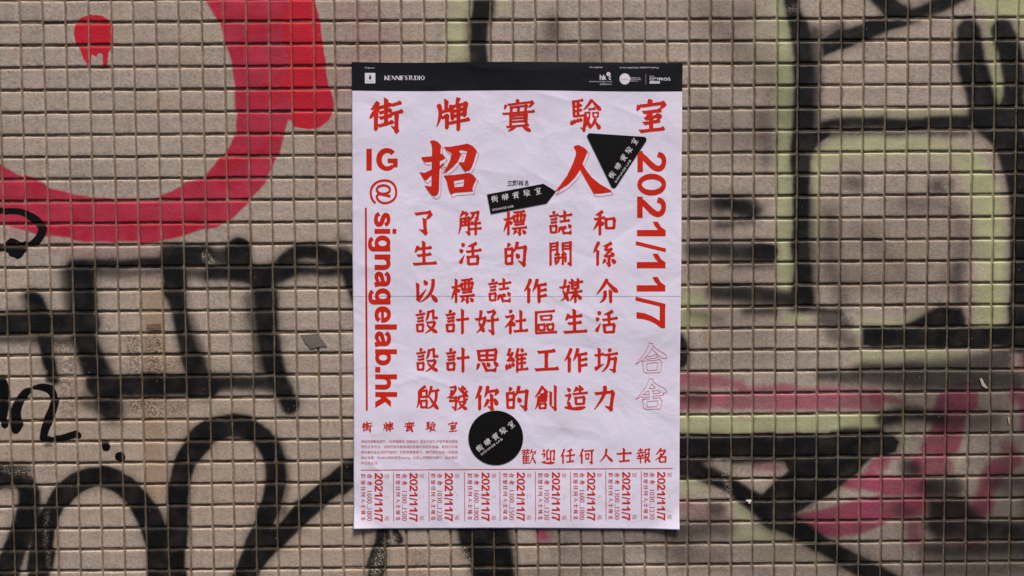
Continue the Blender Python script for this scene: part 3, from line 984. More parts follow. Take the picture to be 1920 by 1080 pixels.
# ------------------------------------------------------------------ brush lettering: each character as strokes on a 0..99 grid
GL = {
 '街': "8 p2610_0433 p2925_1047_0160 s1942_1995 h3126_6418 h2943_6435 s5001_5080 h3159_6452 h2783_7071 h6819_9412 h6646_9938 g8246_8298_6784",
 '牌': "8 p0620_1250_0188 s3008_3040 h1344_3838 z1562_3256_3294 p6800_6018 z4630_4428_9018_8656 s4630_5066 h5042_8634 h5456_8648 s6818_6799 h3778_9966",
 '實': "6 d4400_5012 p1218_0632 z1818_9409 p9610_8026 h0246_9838 s2826_2846 z2826_7421_7044 s5024_5046 z2652_7448_7482 s2650_2684 h3060_7058 h3070_7068 h1486_8080 p4084_1899 d6284_8899",
 '驗': "6 s1008_1254 h1008_3804 h1224_3420 h1238_3434 s2408_2452 g1254_4650_4296_3288 d0466_0680 d1262_1476 d2260_2472 d3058_3470 p6602_4034 n6602_9936 h5632_7630 b4642_6058 b7042_8656 p5660_4292 n5468_6690 p7860_6092 n7668_9694",
 '室': "8 d4200_5012 p1418_0634 z2020_9011 p9212_7828 h2640_7834 p5040_3258 z3260_7250 d6644_8058 h2874_7466 s5058_5092 h1698_8890",
 '了': "10 h1012_7604 p8008_5834 g5034_5492_2878",
 '解': "7 p2200_0624 h2010_3607 p4008_3022 p1030_1060_0097 g1232_4628_4696_3286 h1446_4443 h1460_4457 s3030_3060 g5408_8604_8234_7226 p6808_5238 p6244_5458 h5854_9650 h5276_9972 s7640_7699",
 '標': "7 s2002_2099 h0236_3829 p2036_1060_0085 d2442_3654 h4406_9000 z4420_9216_8842 s4422_4846 h4846_8842 s6004_6044 s7604_7644 h4858_8853 h3874_9968 g7074_7097_6088 p5480_4297 d8280_9695",
 '誌': "7 d1600_2410 h0222_3816 h0836_3231 h0849_3245 b0662_3290 s6800_6840 h4422_9814 h4844_8839 p4868_4090 g5666_6492_9292_9678 d6462_7474 d8456_9670",
 '和': "8 p4000_1016 h0434_4827 s2814_2899 p2638_1458_0078 d3044_4458 b5432_9272",
 '生': "9 p2018_0644 h2030_7624 s4400_4688 h1858_7452 h0094_9889",
 '活': "8 d1406_2618 d0632_1844 t0890_2656 p8004_4219 h3642_9834 s6214_6460 b4262_8694",
 '的': "9 p2406_1622 b0830_3892 h1060_3856 p6000_4442 g5626_9422_8897_6480 d5450_6868",
 '關': "6 s0606_0699 z0608_3604_3640 h0820_3418 h0834_3432 z6006_9402_9497_8490 s6006_6038 h6018_9216 h6030_9228 p3842_2456 h2656_4452 p6642_5456 h5656_7452 h2468_7464 p4060_4080_2698 s6060_6096 s2870_2888 s7266_7284",
 '係': "8 p2400_1026_0046 s1836_1898 p8004_4418 p6212_4834 h5034_7632 p8026_5056 h4862_8657 d7646_9058 g6862_6898_5688 p5274_4090 d8072_9690",
 '以': "9 s0820_1088 t0892_4644 d3606_5024 p7600_6656_2098 d6866_9496",
 '作': "9 p2800_1826_0052 s2038_2099 p5800_3852 h5228_9622 s6426_6699 h6650_9645 h6674_9669",
 '媒': "7 p2402_1248 d1246_3892 p3832_2870_0492 h0036_4230 h4016_9911 s5402_5442 s8000_8040 h5627_7824 h5641_7838 h4058_9651 s6840_6899 p6656_4492 n7058_9986",
 '介': "9 p4800_3030_0264 n4608_9956 p3850_3680_1699 s6250_6499",
 '設': "7 d1600_2410 h0222_3816 h0836_3231 h0849_3245 b0662_3290 p5606_5230_4444 z5608_7604_7834_9433 z4854_8250 p8450_7276_4298 n5062_9996",
 '計': "8 d1600_2410 h0222_4016 h0836_3631 h0849_3645 b0662_3690 h4842_9937 s7400_7499",
 '好': "8 p2402_1454 d1452_3892 p4232_3070_0496 h0040_4433 h5210_8204 p8606_7030 g7430_7698_5684 h5046_9940",
 '社': "8 d2000_3010 h0430_3824 p3826_2450_0074 s2456_2499 d2850_4466 s7004_7086 h4848_9042 h4090_9986",
 '區': "7 h0610_8804 s0812_0896 h0698_9893 b3024_7642 b1862_4686 b5860_8484",
 '思': "8 b1008_8850 s4808_4850 h1030_8828 p1264_0290 g3262_4692_8292_8878 d4860_6076 d7856_9674",
 '維': "7 p2000_0828 h0828_3024 p3216_0852 h0852_3648 d2636_3856 d0466_0890 d1664_2284 d2860_3876 p5600_4238 s5226_5299 d6800_7814 h5628_9224 h5646_8842 h5664_8860 h5490_9886 s7226_7288",
 '工': "10 h1216_8410 s4816_4884 h0090_9985",
 '坊': "8 s2002_2080 h0230_3824 t0288_4066 d6002_7212 h4228_9921 p6430_5870_3299 g6246_9242_8696_6688",
 '啟': "7 p3800_1016 b1820_4446 p1020_1060_0092 b1862_4490 p6400_4850 h6222_9617 p8622_7872_4694 n5646_9999",
 '發': "6 h1606_4002 p4004_2834_0248 d1618_3028 d1430_2640 p7200_6016 n5206_9946 p8208_6822 p9020_7632 z1250_4248_3860_1462 g1264_4262_3898_2286 p5644_4864 z5644_7641_7858_9056 h5268_8464 p8466_4899 n5674_9499",
 '你': "9 p2400_1428_0054 s1838_1899 p5400_4048 h5224_9618 p9820_8438 g7036_7298_5486 p5656_3888 d8252_9680",
 '創': "7 p3400_2024_0246 n3606_6032 h2436_4432 z1846_5040_4864 h2054_4852 h2064_4862 p1644_1470_0297 b2074_4894 s7026_7080 g9000_9098_7084",
 '造': "7 d1208_2422 h0442_2436 p2438_1266 d1266_2280 n0290_9690 h0292_2884 p5404_4024 h4816_8012 h3634_9828 s6800_6830 b4848_8676",
 '力': "10 h0832_8624 g8624_7698_5286 p4800_4440_0499",
 '歡': "5 h0010_5407 s1602_1618 s3800_3816 b0622_2234 b3020_4632 p1638_0262 s1050_1099 h1052_5248 h1466_4863 h1480_4877 h1096_5493 s3040_3094 p7000_5434 h6620_9616 p9818_8434 p7830_7260_5499 n7650_9999",
 '迎': "7 d1004_2216 h0236_2230 p2232_1464 n0288_9892 h0290_2484 p5002_3616 s3816_3872 t3874_6058 g6214_9010_8872_7666 s6414_6486",
 '任': "8 p2800_1826_0054 s1838_1899 p8202_4617 h3648_9940 s6810_6884 h4490_9283",
 '何': "8 p2400_1428_0054 s1638_1699 h3416_9910 b4436_6668 g8614_8698_6888",
 '人': "9 p4800_4046_0290 n4434_9988",
 '士': "10 h0036_9930 s4800_4884 h1688_8482",
 '報': "6 h1014_4210 s2600_2628 h0232_5026 d1438_2048 p4036_3446 h0454_4849 h0068_5064 s2650_2699 g6008_8804_8434_7430 s6008_6099 h6042_8837 p8840_7868_5699 n6450_9996",
 '名': "8 p4800_1042 h3818_7613 p7814_5050_0680 d3836_5250 b3660_8094",
 '立': "9 d4600_5412 h1222_8816 d2636_3870 p7034_6080 h0292_9887",
 '即': "8 z0808_4404_4246 h1026_4024 h1044_4242 s1008_1088 t1090_4672 d3058_4478 g6008_9204_8864_7660 s6008_6099",
 '合': "8 p4800_3434_0270 n4606_9950 h3250_6444 b2862_7496",
 '舍': "8 p4800_3434_0268 n4606_9946 h3038_6634 h1858_8250 s4840_4870 b2870_7498",
}


def ribbon(c, w):
    """polygon round a centre line c with full widths w"""
    c = np.array(c, float); w = np.array(w, float) / 2
    t = np.gradient(c, axis=0)
    t /= np.linalg.norm(t, axis=1)[:, None] + 1e-9
    nrm = np.stack([-t[:, 1], t[:, 0]], -1)
    return np.concatenate([c + nrm * w[:, None], (c - nrm * w[:, None])[::-1]])


def bez(p, n=9):
    p = np.array(p, float)
    t = np.linspace(0, 1, n)[:, None]
    if len(p) == 2:
        return p[0] * (1 - t) + p[1] * t
    # curve passing near the middle point
    c = 2 * p[1] - 0.5 * (p[0] + p[2])
    return p[0] * (1 - t) ** 2 + 2 * c * t * (1 - t) + p[2] * t * t


def frame(p0, p1):
    p0 = np.array(p0, float); p1 = np.array(p1, float)
    L = np.linalg.norm(p1 - p0) + 1e-9
    return p0, (p1 - p0) / L, np.array([-(p1 - p0)[1], (p1 - p0)[0]]) / L, L


def rel(p0, a, n, pts):
    return np.array([p0 + a * u + n * v for u, v in pts])


def heng(p0, p1, w):
    o, a, n, L = frame(p0, p1)        # n points down the page
    return rel(o, a, n, [(-.30 * w, -.52 * w), (.5 * w, -.40 * w), (L - .8 * w, -.42 * w), (L - .25 * w, -.72 * w), (L + .10 * w, -.55 * w),
                         (L + .42 * w, .22 * w), (L + .15 * w, .50 * w), (L * .5, .42 * w), (.25 * w, .50 * w)])


def shu(p0, p1, w):
    o, a, n, L = frame(p0, p1)        # a down, n to the left
    return rel(o, a, n, [(-.35 * w, .55 * w), (-.22 * w, .05 * w), (.28 * w, -.60 * w), (L * .5, -.44 * w), (L - .3 * w, -.50 * w), (L + .30 * w, -.05 * w),
                         (L - .1 * w, .46 * w), (L * .5, .44 * w), (.35 * w, .48 * w)])


def stroke_polys(code, W):
    typ = code[0]
    q = [(int(s[:2]), int(s[2:])) for s in code[1:].split('_')]
    w = W * 1.45 + 0.6
    wt = w * 0.80          # level strokes are thinner
    if typ == 'h': return [heng(q[0], q[1], wt)]
    if typ == 's': return [shu(q[0], q[1], w)]
    if typ == 'p':
        if len(q) == 2:
            m = (0.5 * (q[0][0] + q[1][0]) + 0.05 * (q[1][1] - q[0][1]), 0.5 * (q[0][1] + q[1][1]) + 0.05 * (q[0][0] - q[1][0]))
            q = [q[0], m, q[1]]
        c = bez(q, 9)
        r = ribbon(c, w * np.array([.95, 1.08, 1.02, .97, .9, .78, .62, .42, .14]))
        return [r]
    if typ == 'n':
        q0, q1 = np.array(q[0], float), np.array(q[1], float)
        m = 0.5 * (q0 + q1) + np.array([-0.05, 0.06]) * abs(q1[0] - q0[0])
        c = bez([q0, m, q1 + np.array([-4, -1])], 9)
        ws = w * np.array([.45, .62, .78, .92, 1.08, 1.25, 1.38, 1.05, .30])
        return [ribbon(c, ws)]
    if typ == 'd':
        c = bez(q, 6)
        return [ribbon(c, w * np.array([.15, .75, 1.10, 1.32, 1.22, .60]))]
    if typ == 't':
        c = bez(q, 6)
        return [ribbon(c, w * np.array([1.25, 1.15, .9, .62, .38, .10]))]
    if typ == 'b':
        (x0, y0), (x1, y1) = q
        s = 0.04 * (x1 - x0)
        ww = min(w, 0.36 * (x1 - x0)) ; wh = min(wt, 0.34 * (y1 - y0))
        return [shu((x0, y0 + s), (x0 + .06 * (x1 - x0), y1), ww), heng((x0, y0 + s), (x1, y0 - s), wh),
                shu((x1, y0), (x1 - .06 * (x1 - x0), y1 + 1), ww), heng((x0 + .08 * (x1 - x0), y1), (x1 - .06 * (x1 - x0), y1 - s), wh)]
    out = []
    if typ in 'zg':
        for i in range(len(q) - 1):
            a, b = np.array(q[i], float), np.array(q[i + 1], float)
            last = i == len(q) - 2
            hor = abs(b[0] - a[0]) > abs(b[1] - a[1])
            if typ == 'g' and last:
                o, u, n, L = frame(a, b)
                out.append(rel(o, u, n, [(-.5 * w, -.55 * w), (-.5 * w, .5 * w), (.1 * w, .62 * w), (L, .10 * w), (L + 1, -.06 * w), (L * .45, -.22 * w)]))
            else:
                out.append(heng(a, b, wt) if hor else shu(a, b, w))
            if i:
                out.append(np.array([a + np.array(v) * w for v in ((-.45, -.35), (0, -.62), (.55, -.25), (.62, .15), (.25, .5), (-.4, .45))]))
    return out


GLYPH = {}


def glyph(ch):
    if ch not in GLYPH:
        parts = GL[ch].split()
        W = float(parts[0])
        GLYPH[ch] = [p for s in parts[1:] for p in stroke_polys(s, W)]
    return GLYPH[ch]


def contour_mesh(x0, y0, nx, ny, c, field, run=6):
    """faces where field > 0 by marching squares, merged inside into short runs"""
    verts = []; faces = []; cache = {}
    ins = field > 0

    def vid(key, x, y):
        i = cache.get(key)
        if i is None:
            i = cache[key] = len(verts); verts.append((x, y))
        return i

    def corner(i, j):
        return vid((i, j, 0), x0 + i * c, y0 + j * c)

    def edge(i, j, i2, j2):
        if (i2, j2) < (i, j): i, j, i2, j2 = i2, j2, i, j
        a = field[j, i]; b = field[j2, i2]
        t = a / (a - b)
        return vid((i, j, 1 if i2 > i else 2), x0 + (i + (i2 - i) * t) * c, y0 + (j + (j2 - j) * t) * c)

    cnt = ins[:-1, :-1].astype(int) + ins[1:, :-1] + ins[:-1, 1:] + ins[1:, 1:]
    for j in range(ny - 1):
        row = cnt[j]
        nz_ = np.nonzero(row)[0]
        k = 0
        while k < len(nz_):
            i = int(nz_[k])
            if row[i] == 4:
                e = i
                while k + 1 < len(nz_) and nz_[k + 1] == e + 1 and row[e + 1] == 4 and e - i + 1 < run:
                    e += 1; k += 1
                faces.append([corner(i, j), corner(i, j + 1), corner(e + 1, j + 1), corner(e + 1, j)])
            else:
                loop = [(i, j), (i, j + 1), (i + 1, j + 1), (i + 1, j)]
                f = []
                for q in range(4):
                    a = loop[q]; b = loop[(q + 1) % 4]
                    ia, ib = ins[a[1], a[0]], ins[b[1], b[0]]
                    if ia: f.append(corner(*a))
                    if ia != ib: f.append(edge(a[0], a[1], b[0], b[1]))
                if len(f) > 2: faces.append(f)
            k += 1
    return verts, faces


class Ink:
    """gathers printed shapes in survey units and links them as one mesh on the sheet"""
    def __init__(self):
        self.v = []; self.f = []

    def add(self, v, f):
        b = len(self.v)
        self.v += list(v); self.f += [[i + b for i in q] for q in f]

    def shape(self, polys, cell, holes=(), outline=None, minus=None, pad=2.0, grow=0.0):
        pts = np.concatenate(polys)
        pad += grow
        lo = pts.min(0) - pad - cell; hi = pts.max(0) + pad + cell
        nx = int((hi[0] - lo[0]) / cell) + 2; ny = int((hi[1] - lo[1]) / cell) + 2
        X, Y = np.meshgrid(lo[0] + np.arange(nx) * cell, lo[1] + np.arange(ny) * cell)
        d = np.full(X.shape, 1e9)
        for p in polys:
            q = 3 + grow
            m = (X > p[:, 0].min() - q) & (X < p[:, 0].max() + q) & (Y > p[:, 1].min() - q) & (Y < p[:, 1].max() + q)
            d[m] = np.minimum(d[m], poly_sdf(X[m], Y[m], p))
        for h in holes:
            d = np.maximum(d, -poly_sdf(X, Y, np.array(h, float)))
        d = d - grow
        if outline: d = np.abs(d) - outline
        if minus is not None:
            e = np.full(X.shape, 1e9)
            for p in minus[0]:
                e = np.minimum(e, poly_sdf(X, Y, p))
            for h in minus[1]:
                e = np.maximum(e, -poly_sdf(X, Y, np.array(h, float)))
            d = np.maximum(d, minus[2] - e)
        d = np.clip(d, -50, 50)
        self.add(*contour_mesh(lo[0], lo[1], nx, ny, cell, -d - 1e-6))

    def char(self, ch, cx, cy, size, rot=0.0, cell=None, outline=None, hs=1.0, grow=0.0):
        a = math.radians(rot); ca, sa = math.cos(a), math.sin(a)
        s = size / 100.0
        polys = []
        for p in glyph(ch):
            u = (p[:, 0] - 50) * s; v = (p[:, 1] - 50) * s * hs
            polys.append(np.stack([cx + u * ca - v * sa, cy + u * sa + v * ca], -1))
        self.shape(polys, cell or max(0.28, size / 90), outline=outline, grow=grow)

    def build(self, name, mat, parent, lift=0.0001, fn=None):
        v = np.array(self.v, float)
        P3 = (fn or paper_point)(v[:, 0], v[:, 1], lift)
        org = np.array(parent.location)
        me = bpy.data.meshes.new(name)
        me.from_pydata([tuple(p) for p in P3.tolist()], [], self.f)
        me.update()
        me.materials.append(mat)
        me.polygons.foreach_set('use_smooth', np.full(len(me.polygons), True))
        return link(name, me, parent)


LIFT = 0.00022
# title row
for ch, x, y in zip('街牌實驗室', (724, 849, 972, 1099.5, 1220.5), (216, 214, 216, 216, 217)):
    k = Ink()
    k.char(ch, x, y, 61, cell=0.5, grow={'實': 0.1, '驗': 0.1, '牌': 0.35}.get(ch, 0.5))
    k.build('title_character', RED, poster, LIFT)


# the two big characters, drawn stroke by stroke, with a thin offset outline
def zp(pts, ox, oy, s=6.75):
    return np.array([(ox + x / s, oy + y / s) for x, y in pts])


ZHAO = [zp(p, 770, 250) for p in (
    [(245, 102), (268, 90), (295, 88), (345, 108), (387, 155), (374, 300), (364, 560), (360, 720), (345, 770), (308, 797), (270, 780), (215, 715), (172, 660), (262, 672), (268, 420), (272, 190), (262, 135)],
    [(132, 302), (270, 290), (360, 262), (400, 258), (442, 310), (410, 335), (365, 352), (180, 366), (150, 340)],
    [(110, 490), (180, 500), (270, 455), (360, 415), (405, 388), (432, 390), (370, 450), (270, 525), (195, 600), (162, 580)],
    [(418, 172), (500, 170), (620, 150), (720, 130), (785, 160), (842, 225), (820, 290), (800, 360), (775, 430), (740, 472), (690, 482), (640, 420), (600, 365), (675, 366), (698, 290), (716, 228), (650, 212), (505, 247), (450, 210)],
    [(520, 240), (600, 215), (642, 262), (605, 350), (540, 420), (470, 480), (405, 514), (455, 430), (500, 340)],
    [(415, 535), (560, 525), (740, 500), (790, 525), (832, 575), (800, 650), (782, 700), (792, 735), (560, 752), (505, 775), (475, 700), (455, 600)])]
ZHOLE = [zp([(548, 602), (677, 580), (668, 672), (558, 684)], 770, 250)]
REN = [zp(p, 1030, 240) for p in (
    [(305, 240), (330, 222), (370, 215), (440, 250), (485, 295), (450, 380), (420, 450), (395, 520), (330, 620), (230, 720), (140, 775), (62, 815), (130, 730), (220, 610), (300, 440), (335, 340), (335, 290)],
    [(415, 450), (470, 540), (540, 630), (640, 710), (790, 795), (770, 812), (640, 830), (560, 832), (530, 780), (460, 660), (400, 550), (385, 520)])]
k = Ink(); k.shape(ZHAO, 0.7, ZHOLE); k.build('headline_character', RED, poster, LIFT)
k = Ink(); k.shape(REN, 0.7); k.build('headline_character', RED, poster, LIFT)
k = Ink()
sh = np.array([3.4, 5.4])
k.shape([p + sh for p in ZHAO], 0.35, [h + sh for h in ZHOLE], outline=0.42, minus=(ZHAO, ZHOLE, 0.6))
k.build('headline_outline', LINE, poster, LIFT)
k = Ink()
sh = np.array([3.0, 5.2])
k.shape([p + sh for p in REN], 0.35, outline=0.42, minus=(REN, [], 0.6))
k.build('headline_outline', LINE, poster, LIFT)

ROWS = [('了解標誌和', (796, 881, 966, 1051, 1134), 418),
        ('生活的關係', (797, 881, 966, 1051, 1134), 475.5),
        ('以標誌作媒介', (801, 868, 937, 1004, 1071, 1139), 545),
        ('設計好社區生活', (801, 857, 913, 968, 1023, 1079, 1136), 603),
        ('設計思維工作坊', (802, 858, 914, 969, 1025, 1080, 1136), 675),
        ('啟發你的創造力', (803, 859, 913, 969, 1024, 1080, 1134), 745.5)]
for txt, xs_, y in ROWS:
    for ch, x in zip(txt, xs_):
        k = Ink()
        k.char(ch, x, y, 42.5, cell=0.5, hs=1.04, grow=0.42)
        k.build('slogan_character', RED, poster, LIFT)
k = Ink()
k.char('合', 1222, 671, 62, outline=0.42, cell=0.35, hs=0.9)
k.build('venue_character_outline', LINE, poster, LIFT)
k = Ink()
k.char('舍', 1222, 738, 62, outline=0.42, cell=0.35, hs=0.9)
k.build('venue_character_outline', LINE, poster, LIFT)
for ch, x in zip('街牌實驗室', (688.5, 728.5, 768, 808.5, 849)):
    k = Ink()
    k.char(ch, x, 799.5, 19, cell=0.32, grow=0.15)
    k.build('subtitle_character', RED, poster, LIFT)
for ch, x in zip('歡迎任何人士報名', (992, 1028.6, 1064, 1099.7, 1137, 1170, 1207, 1240)):
    k = Ink()
    k.char(ch, x, 855.5 - (x - 1000) * 0.008, 26.5, cell=0.36, hs=1.03, grow=0.22)
    k.build('welcome_character', RED, poster, LIFT)


# ------------------------------------------------------------------ bold sans lettering, u along the text, v upwards
def arcp(cx, cy, rx, ry, a0, a1, n=24):
    t = np.radians(np.linspace(a0, a1, n))
    return np.stack([cx + rx * np.cos(t), cy + ry * np.sin(t)], -1)


def quads(line, w):
    """thick line as overlapping quads"""
    line = np.array(line, float)
    w = np.full(len(line), w, float) if np.isscalar(w) else np.interp(np.linspace(0, 1, len(line)), np.linspace(0, 1, len(w)), w)
    t = np.gradient(line, axis=0); t /= np.linalg.norm(t, axis=1)[:, None]
    n = np.stack([-t[:, 1], t[:, 0]], -1)
    a = line + n * w[:, None] / 2; b = line - n * w[:, None] / 2
    return [np.array([a[i], a[i + 1], b[i + 1], b[i]]) for i in range(len(line) - 1)]


def rect(u0, v0, u1, v1):
    return [np.array([(u0, v0), (u1, v0), (u1, v1), (u0, v1)], float)]


def ring(cx, cy, rx, ry, ws, wt_):
    t = np.linspace(0, 2 * math.pi, 33)
    line = np.stack([cx + rx * np.cos(t), cy + ry * np.sin(t)], -1)
    w = wt_ + (ws - wt_) * np.abs(np.cos(t)) ** 1.5
    n = np.stack([np.cos(t) / rx, np.sin(t) / ry], -1); n /= np.linalg.norm(n, axis=1)[:, None]
    a = line + n * w[:, None] / 2; b = line - n * w[:, None] / 2
    return [np.array([a[i], a[i + 1], b[i + 1], b[i]]) for i in range(32)]


ARCH = quads(smooth_line([(7, 18), (10, 24), (16.5, 26), (22, 24), (24.4, 18), (24.4, 9), (24.4, 0)]), [5, 7, 8, 8.5, 9.5, 9.5, 9.5])
A_ = quads(smooth_line([(3.4, 20.2), (7.5, 25), (15, 26.2), (22, 24.5), (24.6, 19.5), (24.6, 8), (26.4, -.2)]), [8, 7.5, 7.5, 8, 9, 9, 9.5]) + \
    quads(smooth_line([(23, 16.5), (14, 14.2), (7, 12), (5, 7.8), (8, 3.8), (14, 3.6), (20, 6.5), (23.5, 11)]), [7, 7, 8, 9, 8, 7, 6, 4])
S_ = quads(smooth_line([(25, 20), (21, 24.8), (14.5, 26.4), (7.6, 24.4), (6, 20.4), (10, 17), (17, 14.6), (23, 11.6), (23.6, 6.6), (19, 3.4),
                        (13, 2.8), (6.5, 4.5), (3.5, 9.3)]), [7.5, 7, 7, 8, 8.5, 8.5, 8.5, 8.5, 8.5, 8, 7, 7, 8])
E_ = quads(smooth_line([(26.2, 8.4), (22, 4.2), (15.5, 3), (8.6, 5), (4.9, 10.5), (4.7, 17.8), (8.4, 24), (15.2, 26.4), (21.8, 24.2), (25.4, 18.5), (25.8, 14)]),
           [8, 7.5, 7, 8.5, 9.5, 9.5, 8.5, 7, 8, 9, 9]) + rect(4, 11.6, 30, 17)
BOLD = {
 's': S_, 'i': rect(0, 0, 9.5, 29.5) + rect(0, 33.6, 9.5, 41),
 'g': ring(14, 15, 10.2, 11.4, 9.2, 7) + rect(20.8, 0, 29.6, 29.5) +
      quads(smooth_line([(25.2, 3), (25, -3.5), (21.5, -7.6), (14.5, -8.8), (8, -7.4), (5, -3.6)]), [9, 9, 8, 7, 7, 8]),
 'n': rect(0, 0, 9.2, 29.5) + ARCH, 'a': A_, 'e': E_, 'l': rect(0, 0, 9.5, 41),
 'b': rect(0, 0, 9.2, 41) + ring(16, 15, 10.2, 11.4, 9.2, 7), '.': rect(0, 0, 10, 9.6),
 'h': rect(0, 0, 9.2, 41) + ARCH,
 'k': rect(0, 0, 9.2, 41) + [np.array([(8, 7), (8, 18), (17.5, 29.5), (28.5, 29.5)], float), np.array([(10.5, 14), (18, 20), (30, 0), (18.8, 0)], float)],
 '0': ring(20, 27, 15.3, 22.8, 10.4, 8.6),
 '1': [np.array(p, float) for p in ([(15.6, 0), (27, 0), (27, 53.6), (15.6, 53.6)], [(0, 29.5), (8, 33.5), (15.8, 40), (18, 53.6), (16.2, 53.6), (10, 45), (0, 39)])],
 '2': quads(smooth_line([(6, 38), (8.5, 45), (14.5, 49.2), (22, 49.4), (30, 46), (33, 39), (30, 31), (22, 22), (13, 13), (6.5, 4)]),
            [10.5, 10, 9, 9, 10, 11, 11, 10.5, 10.5, 10.5]) + rect(0, 0, 39.5, 10.2),
 '/': [np.array([(0, -2), (7, -2), (20.5, 54), (13.5, 54)], float)],
 '7': [np.array([(0, 53.6), (41, 53.6), (41, 46), (31, 43.4), (0, 43.4)], float),
       np.array([(41, 46.4), (33, 36), (27.5, 25), (24, 13), (22.8, 0), (11, 0), (13, 15), (19, 30), (28, 44), (38, 47)], float)],
 'S': S_,
}
ADV = {'2': 43, '0': 43.5, '1': 33, '/': 21}


def place_down(polys, bx, y0, su, sv=None):
    """text running down the page: u -> +y, v -> +x"""
    sv = sv or su
    return [np.stack([bx + p[:, 1] * sv, y0 + p[:, 0] * su], -1) for p in polys]


k = Ink()
POS = [('2', 283.2), ('0', 326), ('2', 368.5), ('1', 415.5), ('/', 452), ('1', 475.5), ('1', 519), ('/', 556), ('7', 573.8)]
for ch, y in POS:
    bx = 1195.0 - (y - 283) * 0.0065
    k = Ink()
    k.shape(place_down(BOLD[ch], bx, y, 1.0), 0.6)
    k.build('date_slash' if ch == '/' else 'date_digit', RED, poster, LIFT)
k = Ink()
for ch, y, e in (('s', 397, 425), ('i', 429, 438), ('g', 442, 472), ('n', 477, 506), ('a', 508.3, 538.3), ('g', 541, 571.5), ('e', 574.5, 605),
                 ('l', 608, 617.5), ('a', 620.5, 650.5), ('b', 654.5, 684.5), ('.', 687.5, 697.5), ('h', 701.5, 730), ('k', 734.5, 764)):
    w0 = max(p[:, 0].max() for p in BOLD[ch]) - min(0, min(p[:, 0].min() for p in BOLD[ch]))
    k = Ink()
    k.shape(place_down(BOLD[ch], 702.4 + (y - 397) * 0.0045, y, (e - y) / w0, 1.0), 0.5)
    k.build('web_address_letter', RED, poster, LIFT)
k = Ink()
# the at sign: outer sweep, bowl and stem
at = quads(smooth_line([(27.5, 8.5), (32, 4.2), (38.5, 6.5), (43.4, 13), (44.6, 20), (42, 30), (35, 38), (24.5, 40.5), (12, 37.5), (4, 28.5), (2.3, 16.5),
                        (6.2, 3.6), (15, -4.8), (26, -7.2), (37, -4.6), (45, 1.5)]), [5, 4.6, 4.2, 4.2, 4.2, 4.2, 4.2, 4.2, 4.2, 4.2, 4.2, 4.2, 4.2, 4.2, 4.2, 4.2, 4.2])
at += ring(19.5, 16.5, 8.0, 12.3, 4.8, 4.2) + [np.array([(29, 5), (25, 6), (29.5, 30), (34.5, 30)], float)]
k.shape(place_down(at, 702.6, 336, 1.0), 0.5)
k.build('at_sign', RED, poster, LIFT)
k = Ink()
G_ = quads(arcp(726, 299, 15.2, 17, -42, -318, 40), [9, 8.6, 9.8, 10.4, 10.4, 9.8, 8.6, 8.2, 7])
k.shape(G_ + rect(727, 297.3, 745.8, 305.6) + rect(737, 297.3, 745.8, 313.5), 0.5)
k.build('capital_letter', RED, poster, LIFT)
k = Ink()
k.shape(rect(687.2, 279, 697.4, 319.6), 0.8)
k.build('capital_letter', RED, poster, LIFT)


def bar(x0, y0, x1, y1, w):
    """thin ruled line following the sheet"""
    L = math.hypot(x1 - x0, y1 - y0); n = max(2, int(L / 5))
    t = np.linspace(0, 1, n + 1)
    cx = x0 + (x1 - x0) * t; cy = y0 + (y1 - y0) * t
    nx_, ny_ = -(y1 - y0) / L * w / 2, (x1 - x0) / L * w / 2
    v = [(a + nx_, b + ny_) for a, b in zip(cx, cy)] + [(a - nx_, b - ny_) for a, b in zip(cx, cy)]
    f = [[i, i + 1, n + 2 + i, n + 1 + i] for i in range(n)]
    return v, f


k = Ink(); k.add(*bar(686.2, 389.5, 688.2, 769, 3.7)); k.build('upright_rule', RED, poster, LIFT)
k = Ink(); k.add(*bar(676.5, 880.6, 1261, 877.6, 1.5)); k.build('level_rule', LINE, poster, LIFT)
for x in (738, 804.3, 871, 937.3, 1003.7, 1069.7, 1135.7, 1202):
    k = Ink(); k.add(*bar(x, 884.5 - (x - 738) * 0.004, x + 0.6, 976.5 - (x - 738) * 0.004, 1.35))
    k.build('divider_line', LINE, poster, LIFT)


# ------------------------------------------------------------------ small type set with the built-in font
def font_geometry(body, bold=0.0):
    c = bpy.data.curves.new('type', 'FONT')
    c.body = body; c.size = 1.0; c.resolution_u = 3; c.fill_mode = 'FRONT'
    o = bpy.data.objects.new('type', c)
    COL.objects.link(o)
    bpy.context.view_layer.update()
    me = bpy.data.meshes.new_from_object(o)
    v = np.array([tuple(p.co)[:2] for p in me.vertices]) if len(me.vertices) else np.zeros((0, 2))
    f = [list(p.vertices) for p in me.polygons]
    bpy.data.objects.remove(o); bpy.data.curves.remove(c); bpy.data.meshes.remove(me)
    return v, f


def set_type(k, body, x0, y0, width, cap, rot=0.0, center=False):
    """body starts at (x0, y0) on its base line, fitted to width, capital height cap"""
    v, f = font_geometry(body)
    if not len(v): return
    lo, hi = v.min(0), v.max(0)
    su = width / max(1e-6, hi[0] - lo[0]); sv = cap / 0.72
    u = (v[:, 0] - lo[0]) * su; w = v[:, 1] * sv
    a = math.radians(rot); ca, sa = math.cos(a), math.sin(a)
    k.add(list(zip(x0 + u * ca + w * sa, y0 + u * sa - w * ca)), f)


def type_char(k, ch, cx, cy, size, rot=0.0):
    v, f = font_geometry(ch)
    if not len(v): return
    c = 0.5 * (v.min(0) + v.max(0))
    u = (v[:, 0] - c[0]) * size; w = (v[:, 1] - c[1]) * size
    a = math.radians(rot); ca, sa = math.cos(a), math.sin(a)
    k.add(list(zip(cx + u * ca + w * sa, cy + u * sa - w * ca)), f)


